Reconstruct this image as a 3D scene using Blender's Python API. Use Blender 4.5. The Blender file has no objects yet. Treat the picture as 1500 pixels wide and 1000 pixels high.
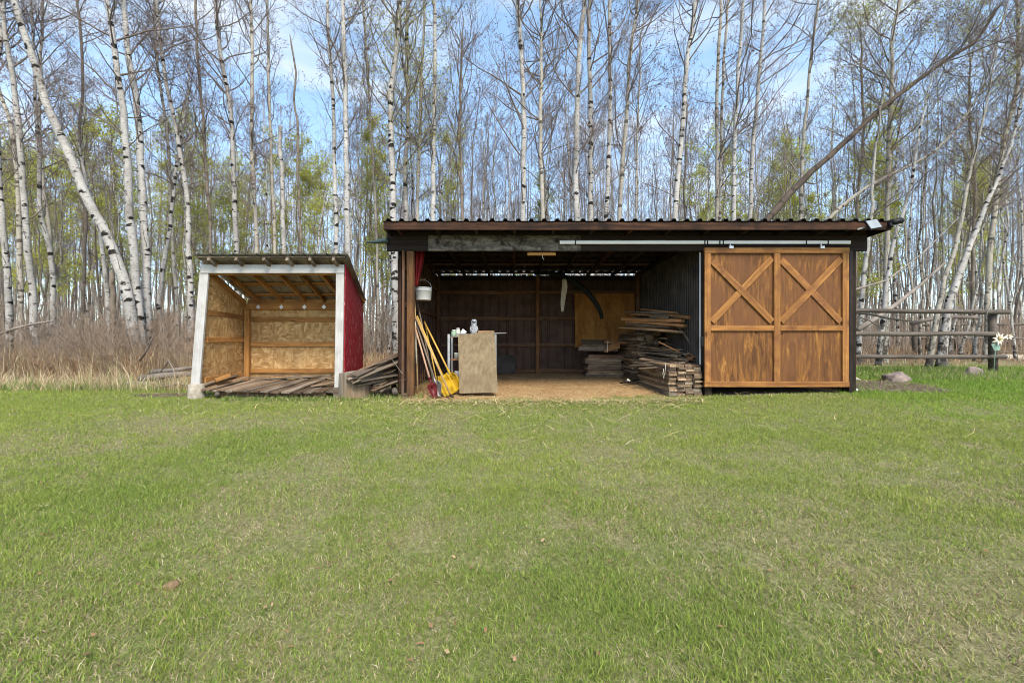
import bpy, math, random
import numpy as np
from mathutils import Vector, Matrix, Quaternion

random.seed(7)
RNG = np.random.default_rng(11)
C = bpy.context.scene.collection
S = 640.0          # focal length in photo pixels (photo is 1500 wide)
ZC = 0.955         # camera height above the ground at the shed
def P(px, py, Y): return Vector(((px-750)*Y/S, Y, ZC-(py-500)*Y/S))
def X(px, Y): return (px-750)*Y/S
def Z(py, Y): return ZC-(py-500)*Y/S

# ------------------------------------------------------------------ noise / ground height
def vnoise(x, y, seed=0):
    x = np.asarray(x, float); y = np.asarray(y, float)
    xi = np.floor(x).astype(np.int64); yi = np.floor(y).astype(np.int64)
    fx = x-xi; fy = y-yi
    fx = fx*fx*(3-2*fx); fy = fy*fy*(3-2*fy)
    def h(a, b):
        n = (a*374761393 + b*668265263 + seed*974711) & 0x7fffffff
        n = ((n ^ (n >> 13))*1274126177) & 0x7fffffff
        return ((n ^ (n >> 16)) & 0xffff)/65535.0
    return (h(xi,yi)*(1-fx)+h(xi+1,yi)*fx)*(1-fy)+(h(xi,yi+1)*(1-fx)+h(xi+1,yi+1)*fx)*fy
def fbm(x, y, seed=0, o=3):
    s = 0; a = .5; t = 0
    for i in range(o):
        s = s+a*vnoise(x*2**i, y*2**i, seed+i*17); t += a; a *= .5
    return s/t
def ground_z(x, y):
    x = np.asarray(x, float); y = np.asarray(y, float)
    base = 0.04*(np.minimum(y, 16)-7.3)
    base = np.where(y < -2, 0.04*(-2-7.3), base)
    bump = (fbm(x*.9, y*.9, 3)-.5)*.07+(fbm(x*4, y*4, 5)-.5)*.025
    near = np.clip((np.abs(y-9)-2.2)/1.5, .15, 1)
    sx = np.clip((x-1.5)/4, 0, 1); sy = np.clip((y-4.5)/2.5, 0, 1)
    return base+bump*near+.10*sx*sx*(3-2*sx)*sy*sy*(3-2*sy)
def gz(x, y): return float(ground_z(x, y))

# ------------------------------------------------------------------ object helpers
def tag(o, label=None, cat=None, group=None, kind=None):
    if label: o['label'] = label
    if cat: o['category'] = cat
    if group: o['group'] = group
    if kind: o['kind'] = kind
    return o
def root(name, label, cat, loc, group=None):
    o = bpy.data.objects.new(name, None); o.empty_display_size = .2
    C.objects.link(o); o.location = loc
    return tag(o, label, cat, group)
def link(name, me, mat, parent=None, M=None):
    o = bpy.data.objects.new(name, me)
    if mat is not None and len(me.materials) == 0: me.materials.append(mat)
    C.objects.link(o)
    M = M or Matrix.Identity(4)
    if parent is not None:
        o.parent = parent
        off = Vector((0,0,0)); p = parent
        while p is not None:
            pm = p.matrix_basis
            M = pm.inverted() @ M if p.parent is None else M
            p = p.parent
        if parent.parent is not None:      # sub-part: parent's basis is relative to root
            M = parent.matrix_basis.inverted() @ M
    o.matrix_basis = M
    return o
def np_mesh(name, V, F4=None, F3=None, smooth=False):
    me = bpy.data.meshes.new(name)
    V = np.asarray(V, np.float32)
    n4 = 0 if F4 is None else len(F4); n3 = 0 if F3 is None else len(F3)
    me.vertices.add(len(V)); me.vertices.foreach_set('co', V.ravel())
    idx = []
    if n4: idx.append(np.asarray(F4, np.int32).ravel())
    if n3: idx.append(np.asarray(F3, np.int32).ravel())
    idx = np.concatenate(idx)
    me.loops.add(len(idx)); me.loops.foreach_set('vertex_index', idx)
    me.polygons.add(n4+n3)
    st = np.concatenate([np.arange(n4)*4, n4*4+np.arange(n3)*3]).astype(np.int32)
    me.polygons.foreach_set('loop_start', st)
    if smooth: me.polygons.foreach_set('use_smooth', np.ones(n4+n3, bool))
    me.update(calc_edges=True)
    return me
def pd_mesh(name, V, F, smooth=False):
    me = bpy.data.meshes.new(name); me.from_pydata([tuple(v) for v in V], [], F); me.update()
    if smooth:
        for p in me.polygons: p.use_smooth = True
    return me
def chamfer_bar(L, w, h, c=.004, seg=1, warp=0, taper=0, sq=0):
    """box along local X, centred, with chamfered long edges"""
    c = min(c, w*.3, h*.3)
    pr = [(-w/2+c,-h/2),(w/2-c,-h/2),(w/2,-h/2+c),(w/2,h/2-c),(w/2-c,h/2),(-w/2+c,h/2),(-w/2,h/2-c),(-w/2,-h/2+c)]
    V = []; F = []
    a = random.uniform(-1,1)*warp; b = random.uniform(-1,1)*warp; tw = random.uniform(-1,1)*warp*2
    for i in range(seg+1):
        t = i/seg; x = (t-.5)*L
        oy = a*math.sin(t*3.1)+random.uniform(-1,1)*warp*.15; oz = b*math.sin(t*3.1)
        k = 1-taper*t
        ang = tw*(t-.5); ca, sa = math.cos(ang), math.sin(ang)
        xo = random.uniform(-sq,sq) if i in (0,seg) else 0
        for (y, z) in pr:
            y *= k; z *= k
            V.append((x+xo*(1 if y>0 else -.6), y*ca-z*sa+oy, y*sa+z*ca+oz))
    for i in range(seg):
        for j in range(8):
            F.append((i*8+j, i*8+(j+1)%8, (i+1)*8+(j+1)%8, (i+1)*8+j))
    F.append(tuple(range(7,-1,-1))); F.append(tuple(seg*8+j for j in range(8)))
    return V, F
def frame(p0, p1, up=(0,0,1), roll=0):
    p0 = Vector(p0); p1 = Vector(p1)
    x = (p1-p0).normalized(); u = Vector(up)
    if abs(x.dot(u)) > .98: u = Vector((0,1,0))
    y = u.cross(x).normalized(); z = x.cross(y)
    M = Matrix(((x.x,y.x,z.x,0),(x.y,y.y,z.y,0),(x.z,y.z,z.z,0),(0,0,0,1)))
    if roll: M = M @ Matrix.Rotation(roll, 4, 'X')
    return Matrix.Translation((p0+p1)/2) @ M
def beam(name, p0, p1, w, h, mat, parent=None, up=(0,0,1), roll=0, c=.004, seg=1, warp=0, taper=0, sq=0):
    L = (Vector(p1)-Vector(p0)).length
    V, F = chamfer_bar(L, w, h, c, seg, warp, taper, sq)
    return link(name, pd_mesh(name, V, F), mat, parent, frame(p0, p1, up, roll))
def slab(name, x0, x1, y0, y1, z0, z1, mat, parent=None, c=.003):
    V, F = chamfer_bar(x1-x0, y1-y0, z1-z0, c)
    return link(name, pd_mesh(name, V, F), mat, parent, Matrix.Translation(((x0+x1)/2,(y0+y1)/2,(z0+z1)/2)))
def prism(name, quad, d, mat, parent=None):
    """planar polygon of world points extruded by vector d"""
    c = sum((Vector(q) for q in quad), Vector())/len(quad)
    n = len(quad); d = Vector(d)
    V = [Vector(q)-c for q in quad]+[Vector(q)-c+d for q in quad]
    F = [tuple(range(n)), tuple(range(2*n-1,n-1,-1))]+[(i,i+n,(i+1)%n+n,(i+1)%n) for i in range(n)]
    me = pd_mesh(name, V, F)
    import bmesh
    bm = bmesh.new(); bm.from_mesh(me); bmesh.ops.recalc_face_normals(bm, faces=bm.faces); bm.to_mesh(me); bm.free()
    return link(name, me, mat, parent, Matrix.Translation(c))
def tubes(PT, R, sides=4, cap=False):
    """PT (n,k,3), R (n,k) -> verts, quads; vectorised"""
    n, k, _ = PT.shape
    T = np.gradient(PT, axis=1)
    T /= np.linalg.norm(T, axis=2, keepdims=True)+1e-9
    ref = np.where(np.abs(T[:,:1,2:3]) > .8, np.array([[[1.,0,0]]]), np.array([[[0,0,1.]]]))
    U = np.cross(T, np.broadcast_to(ref, T.shape)); U /= np.linalg.norm(U, axis=2, keepdims=True)+1e-9
    W = np.cross(T, U)
    a = np.arange(sides)*2*math.pi/sides
    ring = U[:,:,None,:]*np.cos(a)[None,None,:,None]+W[:,:,None,:]*np.sin(a)[None,None,:,None]
    V = PT[:,:,None,:]+ring*R[:,:,None,None]
    idx = np.arange(n*k*sides).reshape(n,k,sides)
    nx = np.roll(idx, -1, axis=2)
    F = np.stack([idx[:,:-1], nx[:,:-1], nx[:,1:], idx[:,1:]], axis=-1).reshape(-1,4)
    return V.reshape(-1,3), F
def tube_obj(name, pts, rad, mat, parent=None, sides=10, smooth=True, M=None):
    pts = np.array([tuple(p) for p in pts], float); k = len(pts)
    rad = np.full(k, rad) if np.isscalar(rad) else np.array(rad, float)
    V, F = tubes(pts[None], rad[None], sides)
    V = V.tolist(); F = [tuple(f) for f in F]
    F.append(tuple(range(sides-1,-1,-1))); F.append(tuple((k-1)*sides+j for j in range(sides)))
    c = pts.mean(0)
    me = pd_mesh(name, [np.array(v)-c for v in V], F, smooth)
    return link(name, me, mat, parent, (M or Matrix.Identity(4)) @ Matrix.Translation(Vector(c)))
def lathe(name, prof, mat, parent=None, loc=(0,0,0), n=24, M=None, squash=1):
    V = []; F = []
    for (r, z) in prof:
        for j in range(n):
            a = 2*math.pi*j/n; V.append((r*math.cos(a), r*squash*math.sin(a), z))
    for i in range(len(prof)-1):
        for j in range(n): F.append((i*n+j, i*n+(j+1)%n, (i+1)*n+(j+1)%n, (i+1)*n+j))
    F.append(tuple(range(n-1,-1,-1))); F.append(tuple((len(prof)-1)*n+j for j in range(n)))
    return link(name, pd_mesh(name, V, F, True), mat, parent, (M or Matrix.Identity(4)) @ Matrix.Translation(Vector(loc)))

# ------------------------------------------------------------------ materials
def newmat(name):
    m = bpy.data.materials.new(name); m.use_nodes = True
    nt = m.node_tree; nt.nodes.clear()
    out = nt.nodes.new('ShaderNodeOutputMaterial'); b = nt.nodes.new('ShaderNodeBsdfPrincipled')
    b.inputs['Specular IOR Level'].default_value = .18
    nt.links.new(b.outputs[0], out.inputs[0])
    return m, nt, b
class G:
    def __init__(s, nt): s.nt = nt
    def n(s, typ, **kw):
        x = s.nt.nodes.new(typ)
        for k, v in kw.items(): setattr(x, k, v)
        return x
    def l(s, a, b): s.nt.links.new(a, b)
    def coord(s, scale=(1,1,1), rnd=True, attr=None):
        if attr:
            t = s.n('ShaderNodeAttribute', attribute_name=attr); o = t.outputs['Vector']
        else:
            t = s.n('ShaderNodeTexCoord'); o = t.outputs['Object']
        if rnd:
            oi = s.n('ShaderNodeObjectInfo'); mu = s.n('ShaderNodeMath', operation='MULTIPLY'); mu.inputs[1].default_value = 37.0
            s.l(oi.outputs['Random'], mu.inputs[0])
            ad = s.n('ShaderNodeVectorMath', operation='ADD'); s.l(o, ad.inputs[0]); s.l(mu.outputs[0], ad.inputs[1]); o = ad.outputs[0]
        mp = s.n('ShaderNodeMapping'); mp.inputs['Scale'].default_value = scale; s.l(o, mp.inputs[0])
        return mp.outputs[0]
    def noise(s, vec, scale, detail=5, rough=.6, dist=0):
        x = s.n('ShaderNodeTexNoise'); x.inputs['Scale'].default_value = scale; x.inputs['Detail'].default_value = detail
        x.inputs['Roughness'].default_value = rough; x.inputs['Distortion'].default_value = dist
        s.l(vec, x.inputs['Vector']); return x.outputs['Fac']
    def ramp(s, fac, stops):
        r = s.n('ShaderNodeValToRGB'); el = r.color_ramp.elements
        while len(el) < len(stops): el.new(.5)
        for e, (p, c) in zip(el, stops):
            e.position = p; e.color = (*c, 1) if len(c) == 3 else c
        s.l(fac, r.inputs[0]); return r.outputs[0]
    def mix(s, fac, a, b, mode='MIX'):
        x = s.n('ShaderNodeMix', data_type='RGBA', blend_type=mode)
        if isinstance(fac, (int, float)): x.inputs[0].default_value = fac
        else: s.l(fac, x.inputs[0])
        for v, i in ((a,6),(b,7)):
            if isinstance(v, tuple): x.inputs[i].default_value = (*v, 1)
            else: s.l(v, x.inputs[i])
        return x.outputs[2]
    def bump(s, h, bsdf, strength=.3, dist=.01):
        b = s.n('ShaderNodeBump'); b.inputs['Strength'].default_value = strength; b.inputs['Distance'].default_value = dist
        s.l(h, b.inputs['Height']); s.l(b.outputs[0], bsdf.inputs['Normal'])
    def hsv(s, col, amt=.3):
        oi = s.n('ShaderNodeObjectInfo'); mr = s.n('ShaderNodeMapRange'); mr.inputs[3].default_value = 1-amt; mr.inputs[4].default_value = 1+amt
        s.l(oi.outputs['Random'], mr.inputs[0])
        h = s.n('ShaderNodeHueSaturation'); s.l(mr.outputs[0], h.inputs['Value']); s.l(col, h.inputs['Color']); return h.outputs[0]
def wood(name, dark, light, grain=(1.2,26,26), stain=None, var=.2, rough=.85, bump=.35, stain_amt=.6, knots=0, stain_scale=1.6):
    m, nt, b = newmat(name); g = G(nt)
    v = g.coord(grain); f = g.noise(v, 1.0, 7, .62, .5)
    col = g.ramp(f, [(.32, dark), (.68, light)])
    fine = g.noise(g.coord(tuple(q*4 for q in grain)), 1.0, 3, .6)
    col = g.mix(g.ramp(fine, [(.35,(0,0,0)),(.5,(1,1,1))]), g.mix(.55, col, dark), col)
    if stain:
        sf = g.noise(g.coord((1,1,1)), stain_scale, 4, .6, .3)
        k = g.ramp(sf, [(.45,(0,0,0)),(.65,(stain_amt,)*3)])
        col = g.mix(k, col, stain)
    if knots:
        vo = g.n('ShaderNodeTexVoronoi'); vo.inputs['Scale'].default_value = knots
        g.l(g.coord((.45,1,1) if grain[0] < grain[2] else (1,1,.45)), vo.inputs['Vector'])
        col = g.mix(g.ramp(vo.outputs['Distance'], [(.05,(1,1,1)),(.11,(0,0,0))]), col, tuple(q*.45 for q in dark))
    g.l(g.hsv(col, var), b.inputs['Base Color']); b.inputs['Roughness'].default_value = rough
    g.bump(f, b, bump, .006)
    return m
def plain(name, col, rough=.6, metal=0, var=.15, scale=8, bump=.1):
    m, nt, b = newmat(name); g = G(nt)
    f = g.noise(g.coord((1,1,1)), scale, 5, .6)
    c = g.ramp(f, [(.3, tuple(q*(1-var) for q in col)), (.7, tuple(min(1,q*(1+var)) for q in col))])
    g.l(c, b.inputs['Base Color']); b.inputs['Roughness'].default_value = rough; b.inputs['Metallic'].default_value = metal
    if bump: g.bump(f, b, bump, .005)
    return m
M = {}
M['brownpost'] = wood('stained_post', (.075,.034,.014), (.24,.12,.05), stain=(.05,.035,.025), knots=3)
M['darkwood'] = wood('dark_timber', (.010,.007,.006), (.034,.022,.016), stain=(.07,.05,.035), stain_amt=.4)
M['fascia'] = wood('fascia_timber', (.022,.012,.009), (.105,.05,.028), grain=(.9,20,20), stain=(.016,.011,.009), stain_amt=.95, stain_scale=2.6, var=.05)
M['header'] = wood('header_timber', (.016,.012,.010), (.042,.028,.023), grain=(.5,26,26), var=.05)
M['peeling'] = wood('peeling_header', (.05,.042,.036), (.27,.24,.205), grain=(2.2,10,10), stain=(.028,.021,.018), stain_amt=1.0, stain_scale=9, var=.02)
M['girt'] = wood('girt_timber', (.055,.026,.014), (.19,.105,.06), grain=(.6,26,26), stain=(.15,.11,.085), stain_amt=.6, stain_scale=2.5)
M['doorframe'] = wood('door_frame_timber', (.19,.082,.026), (.44,.213,.064), grain=(1,18,18), stain=(.16,.066,.03), stain_amt=.85, stain_scale=3, knots=3.2, var=.08, rough=.7)
M['fresh'] = wood('pine_timber', (.27,.125,.038), (.52,.27,.09), grain=(1,22,22), stain=(.13,.055,.02), stain_amt=.6, knots=3, var=.15)
M['weathered'] = wood('weathered_board', (.12,.095,.072), (.36,.29,.22), stain=(.06,.04,.03), stain_amt=.7, var=.35, knots=2)
M['weathered_brown'] = wood('brown_board', (.09,.058,.036), (.29,.20,.13), stain=(.045,.03,.022), stain_amt=.7, var=.35, knots=2)
M['boardend'] = wood('stack_board', (.17,.115,.07), (.46,.335,.215), stain=(.07,.05,.04), stain_amt=.8, var=.4, knots=2)
M['orange'] = wood('cut_lumber', (.22,.10,.04), (.47,.25,.11), stain=(.14,.075,.04), stain_amt=.6, var=.25, knots=3)
M['handle'] = wood('tool_handle', (.36,.23,.10), (.58,.42,.22), grain=(20,20,1.5), var=.2, rough=.6)
M['handle_dark'] = wood('grey_handle', (.10,.08,.06), (.22,.18,.14), grain=(20,20,1.5), var=.2, rough=.7)
M['handle_pink'] = wood('pink_handle', (.42,.25,.16), (.62,.42,.30), grain=(20,20,1.5), var=.1, rough=.6)
M['plypanel'] = wood('grey_plywood', (.15,.112,.066), (.27,.21,.13), grain=(20,20,1.1), stain=(.13,.092,.052), stain_amt=.5, var=.03, stain_scale=1.7)
M['plyorange'] = wood('varnished_plywood', (.20,.088,.022), (.40,.195,.055), grain=(5,5,2), stain=(.15,.062,.018), var=.02, stain_scale=2)
M['log'] = wood('grey_rail', (.06,.05,.042), (.20,.17,.145), grain=(.8,16,16), stain=(.08,.065,.05), var=.15, knots=1.5)
M['stump'] = wood('stump_wood', (.10,.085,.07), (.33,.29,.24), grain=(14,14,1), stain=(.22,.13,.05), stain_amt=.5, var=.02)
def door_panel():
    m, nt, b = newmat('stained_plywood'); g = G(nt)
    v = g.coord((11,11,1.5)); f = g.noise(v, 1.0, 8, .68, 1.6)
    col = g.ramp(f, [(.30,(.055,.024,.010)),(.48,(.135,.060,.021)),(.60,(.26,.115,.028)),(.72,(.50,.265,.07))])
    big = g.noise(g.coord((1.3,1.3,1)), 1.5, 3, .5)
    col = g.mix(g.ramp(big, [(.42,(.8,)*3),(.62,(0,0,0))]), col, (.15,.066,.028))
    vo = g.n('ShaderNodeTexVoronoi'); vo.inputs['Scale'].default_value = 2.6; g.l(g.coord((1,0,1)), vo.inputs['Vector'])
    col = g.mix(g.ramp(vo.outputs['Distance'], [(.03,(1,1,1)),(.06,(0,0,0))]), col, (.03,.014,.007))
    g.l(col, b.inputs['Base Color']); b.inputs['Roughness'].default_value = .62
    g.bump(f, b, .25, .004); return m
M['doorpanel'] = door_panel()
def osb(name, c0, c1, c2):
    m, nt, b = newmat(name); g = G(nt)
    warp = g.noise(g.coord((1,1,1)), 6, 2)
    cols = []
    for k, (sc, rot) in enumerate((((26,26,9),.5),((11,11,30),-.4))):
        tc = g.n('ShaderNodeTexCoord'); mp = g.n('ShaderNodeMapping'); mp.inputs['Scale'].default_value = sc; mp.inputs['Rotation'].default_value = (rot,rot,.2)
        g.l(tc.outputs['Object'], mp.inputs[0])
        vo = g.n('ShaderNodeTexVoronoi'); vo.inputs['Scale'].default_value = 1.0; g.l(mp.outputs[0], vo.inputs['Vector'])
        sp = g.n('ShaderNodeSeparateColor'); g.l(vo.outputs['Color'], sp.inputs[0])
        cols.append(g.ramp(sp.outputs[0], [(0,c0),(.55,c1),(1,c2)]))
    col = g.mix(g.ramp(warp, [(.45,(0,0,0)),(.55,(1,1,1))]), cols[0], cols[1])
    big = g.noise(g.coord((1,1,1), False), 2.2, 4)
    col = g.mix(g.ramp(big, [(.45,(0,0,0)),(.7,(.5,)*3)]), col, tuple(q*.5 for q in c1))
    g.l(col, b.inputs['Base Color']); b.inputs['Roughness'].default_value = .8
    g.bump(warp, b, .1, .003); return m
M['osb'] = osb('strand_board', (.34,.19,.075), (.52,.32,.135), (.66,.45,.22))
M['osbfloor'] = osb('strand_board_grey', (.16,.10,.055), (.25,.165,.09), (.34,.24,.14))
def redpaint():
    m, nt, b = newmat('red_painted_board'); g = G(nt)
    f = g.noise(g.coord((40,40,8), False), 1.0, 5, .65, .8)
    col = g.ramp(f, [(.3,(.22,.010,.017)),(.52,(.32,.016,.026)),(.60,(.38,.05,.055)),(.655,(.60,.42,.38))])
    g.l(col, b.inputs['Base Color']); b.inputs['Roughness'].default_value = .6; g.bump(f, b, .4, .004); return m
M['red'] = redpaint()
M['white'] = wood('worn_white_paint', (.40,.39,.38), (.58,.57,.56), grain=(1.4,26,26), stain=(.36,.34,.31), stain_amt=.55, var=.03, stain_scale=5, rough=.6)
M['whiteplate'] = plain('white_metal', (.72,.72,.71), .4, .2, .08)
M['galv'] = plain('galvanised_metal', (.50,.51,.52), .4, .7, .2, 14)
M['track'] = plain('white_track', (.82,.83,.84), .35, .1, .06)
M['metalroof'] = plain('brown_metal_roof', (.030,.022,.020), .45, .3, .35, 5)
M['metalwall'] = plain('brown_metal_wall', (.078,.047,.036), .7, 0, .35, 3)
M['metalgrey'] = plain('grey_metal_wall', (.058,.050,.044), .55, .1, .55, 3)
M['tinroof'] = plain('grey_tin_roof', (.30,.29,.26), .45, .5, .3, 6)
M['black'] = plain('black_plastic', (.012,.012,.013), .45, 0, .2)
M['blackmetal'] = plain('black_metal', (.02,.019,.018), .5, .6, .3)
M['greymetal'] = plain('grey_steel', (.27,.26,.25), .42, .7, .3, 20)
M['redmetal'] = plain('red_enamel', (.10,.012,.014), .4, .1, .3, 20)
M['yellow'] = plain('yellow_plastic', (.46,.275,.014), .6, 0, .45)
M['yellowwood'] = plain('yellow_handle', (.58,.36,.08), .5, 0, .15)
M['bucket'] = plain('white_plastic', (.78,.78,.77), .35, 0, .04)
M['concrete'] = plain('concrete', (.36,.32,.26), .95, 0, .35, 12, .5)
M['redcloth'] = plain('red_cloth', (.22,.018,.02), .9, 0, .25)
M['rag'] = plain('pale_rag', (.55,.53,.47), .95, 0, .2, 20, .4)
M['darkgreen'] = plain('dark_green_plastic', (.012,.015,.013), .85, 0, .3)
M['fin'] = plain('green_grey_metal', (.06,.085,.085), .45, .4, .2)
M['rock'] = plain('brown_rock', (.22,.175,.155), .95, 0, .4, 7, .9)
M['earth'] = plain('earth', (.20,.13,.075), .95, 0, .4, 30, .8)
M['cardboard'] = plain('cardboard', (.36,.20,.10), .9, 0, .2)
M['petal'] = plain('cream_petal', (.74,.69,.55), .6, 0, .12)
M['leafmetal'] = plain('pale_green_leaf', (.20,.31,.25), .6, 0, .15)
M['jar'] = plain('pale_jar', (.55,.58,.50), .4, 0, .2)
M['jargreen'] = plain('green_jar', (.30,.42,.30), .4, 0, .2)
M['lampglass'] = plain('lamp_glass', (.26,.29,.31), .4, 0, .1)
M['string'] = plain('pale_string', (.6,.58,.5), .9, 0, .1)
M['straw_floor'] = None
def owlmat():
    m, nt, b = newmat('owl_plumage'); g = G(nt)
    vo = g.n('ShaderNodeTexVoronoi'); vo.inputs['Scale'].default_value = 55; g.l(g.coord((1,1,1), False), vo.inputs['Vector'])
    g.l(g.ramp(vo.outputs['Distance'], [(.34,(.09,.10,.13)),(.58,(.52,.53,.56))]), b.inputs['Base Color']); b.inputs['Roughness'].default_value = .7; return m
M['owl'] = owlmat()
def bark(name, white, grey, dark, marks=1.0):
    m, nt, b = newmat(name); g = G(nt)
    base_n = g.noise(g.coord((1,1,1), True, 'bark'), 2.0, 5, .6)
    col = g.ramp(base_n, [(.35, grey), (.62, white)])
    lent = g.noise(g.coord((11,11,60), True, 'bark'), 1.0, 3, .6, .2)
    col = g.mix(g.ramp(lent, [(.57,(0,0,0)),(.65,(.7*marks,)*3)]), col, dark)
    # eyes / branch scars
    wv = g.coord((5.5,5.5,12.5), True, 'bark')
    dn = g.n('ShaderNodeTexNoise'); dn.inputs['Scale'].default_value = 2.2; g.l(wv, dn.inputs['Vector'])
    sub = g.n('ShaderNodeVectorMath', operation='SCALE'); sub.inputs['Scale'].default_value = 1.1; g.l(dn.outputs['Color'], sub.inputs[0])
    ad = g.n('ShaderNodeVectorMath', operation='ADD'); g.l(wv, ad.inputs[0]); g.l(sub.outputs[0], ad.inputs[1])
    vo = g.n('ShaderNodeTexVoronoi'); vo.inputs['Scale'].default_value = .62; g.l(ad.outputs[0], vo.inputs['Vector'])
    spc = g.n('ShaderNodeSeparateColor'); g.l(vo.outputs['Color'], spc.inputs[0])
    thr = g.n('ShaderNodeMath', operation='MULTIPLY_ADD'); thr.inputs[1].default_value = .55; thr.inputs[2].default_value = -.045; g.l(spc.outputs[0], thr.inputs[0])
    dd = g.n('ShaderNodeMath', operation='SUBTRACT'); g.l(thr.outputs[0], dd.inputs[0]); g.l(vo.outputs['Distance'], dd.inputs[1])
    col = g.mix(g.ramp(dd.outputs[0], [(.0,(0,0,0)),(.07,(marks,)*3)]), col, tuple(q*.6 for q in dark))
    pat = g.noise(g.coord((4,4,6), True, 'bark'), 1.0, 5, .65)
    col = g.mix(g.ramp(pat, [(.585,(0,0,0)),(.66,(.85*marks,)*3)]), col, dark)
    # rough dark bark toward the foot
    sx = g.n('ShaderNodeSeparateXYZ'); at = g.n('ShaderNodeAttribute', attribute_name='bark'); g.l(at.outputs['Vector'], sx.inputs[0])
    mr = g.n('ShaderNodeMapRange'); mr.inputs[1].default_value = .2; mr.inputs[2].default_value = 2.6; mr.inputs[3].default_value = .22; mr.inputs[4].default_value = -.02
    g.l(sx.outputs[2], mr.inputs[0])
    fn = g.noise(g.coord((7,7,4), True, 'bark'), 1.0, 6, .7)
    su = g.n('ShaderNodeMath', operation='ADD'); g.l(fn, su.inputs[0]); g.l(mr.outputs[0], su.inputs[1])
    col = g.mix(g.ramp(su.outputs[0], [(.63,(0,0,0)),(.72,(.9,)*3)]), col, dark)
    g.l(g.hsv(col, .15), b.inputs['Base Color']); b.inputs['Roughness'].default_value = .85
    g.bump(fn, b, .4, .01); return m
M['birch'] = bark('birch_bark', (.47,.455,.43), (.30,.285,.265), (.032,.028,.026))
M['aspen'] = bark('aspen_bark', (.42,.39,.33), (.28,.255,.215), (.045,.038,.032), .8)
M['darkbark'] = bark('dark_bark', (.105,.082,.066), (.065,.05,.04), (.025,.02,.017), .5)
M['greybark'] = bark('grey_bark', (.24,.20,.16), (.15,.125,.10), (.04,.034,.03), .5)
M['branch'] = plain('branch_bark', (.17,.142,.125), .9, 0, .35, 3, 0)
M['branch_pale'] = plain('pale_branch_bark', (.25,.215,.185), .9, 0, .35, 3, 0)
M['bud'] = plain('purple_buds', (.20,.125,.12), .9, 0, .3, 3, 0)
def leafmat(name, c0, c1):
    m, nt, b = newmat(name); g = G(nt)
    f = g.noise(g.coord((1,1,1), True), 2.5, 4, .7)
    col = g.hsv(g.ramp(f, [(.3,c0),(.7,c1)]), .15)
    g.l(col, b.inputs['Base Color']); b.inputs['Roughness'].default_value = .55
    tr = g.n('ShaderNodeBsdfTranslucent'); g.l(col, tr.inputs[0]); mx = g.n('ShaderNodeMixShader'); mx.inputs[0].default_value = .5
    out = [n for n in nt.nodes if n.type == 'OUTPUT_MATERIAL'][0]
    g.l(b.outputs[0], mx.inputs[1]); g.l(tr.outputs[0], mx.inputs[2]); g.l(mx.outputs[0], out.inputs[0]); return m
M['leaf'] = leafmat('spring_leaf', (.38,.42,.07), (.56,.55,.14))
def attr_mat(name, attr='tint', rough=.8, trans=.25):
    m, nt, b = newmat(name); g = G(nt)
    a = g.n('ShaderNodeAttribute', attribute_name=attr)
    g.l(a.outputs['Color'], b.inputs['Base Color']); b.inputs['Roughness'].default_value = rough
    if trans:
        tr = g.n('ShaderNodeBsdfTranslucent'); g.l(a.outputs['Color'], tr.inputs[0]); mx = g.n('ShaderNodeMixShader'); mx.inputs[0].default_value = trans
        out = [n for n in nt.nodes if n.type == 'OUTPUT_MATERIAL'][0]
        g.l(b.outputs[0], mx.inputs[1]); g.l(tr.outputs[0], mx.inputs[2]); g.l(mx.outputs[0], out.inputs[0])
    return m
M['blade'] = attr_mat('grass_blade', rough=.6, trans=.3)
M['drystem'] = attr_mat('dry_stem', rough=.9, trans=.1)
def set_tint(me, cols):
    a = me.color_attributes.new('tint', 'FLOAT_COLOR', 'POINT')
    c = np.ones((len(cols),4), np.float32); c[:,:3] = cols
    a.data.foreach_set('color', c.ravel())

# ------------------------------------------------------------------ zones of the ground
def zones(x, y):
    """weights: straw floor, bare soil, forest floor, gravel (each 0..1); the rest is lawn"""
    x = np.asarray(x, float); y = np.asarray(y, float)
    w = (fbm(x*1.7, y*1.7, 21)-.5)
    w2 = (fbm(x*5, y*5, 31)-.5)
    ss = lambda a, b, t: np.clip((t-a)/(b-a), 0, 1)**2*(3-2*np.clip((t-a)/(b-a), 0, 1))
    front = 7.10+.10*(x+1.7)+w*.8+w2*.6
    front = np.where(x < 0, np.minimum(front, 7.25), front)
    straw = ss(-.22,.16, y-front)*ss(-2.0,-1.75, x)*(1-ss(3.4,3.6, x))*(1-ss(11.3,11.6,y))
    # bay behind the sliding door + soil strip right of it
    soil = ss(7.15,7.35, y+w*.2)*ss(3.3,3.5,x)*(1-ss(5.5,5.8,x))*(1-ss(11.3,11.6,y))
    e = ((x-6.6-w)/(1.3))**2+((y-8.15+w2*.6)/1.0)**2
    soil = np.maximum(soil, 1-ss(.6,1.2,e))
    # worn patch left of the small shed
    e = ((x+6.05)/.75)**2+((y-7.65)/.22)**2
    soil = np.maximum(soil, (1-ss(.6,1.3,e+w*1.5))*.9)
    # under the little shed and pile
    e = ((x+4.0)/1.35)**2+((y-8.1)/.75)**2
    soil = np.maximum(soil, 1-ss(.8,1.15,e))
    e = ((x+2.3)/.7)**2+((y-8.1)/.6)**2
    soil = np.maximum(soil, 1-ss(.8,1.2,e))
    edge = np.where(x < -1.9, 8.55, np.where(x > 5.7, 12.4+.1*(x-5.7), 11.6))
    forest = ss(-.3,.6, y-edge+w*1.9+w2*.7)
    return straw, soil, forest
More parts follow.
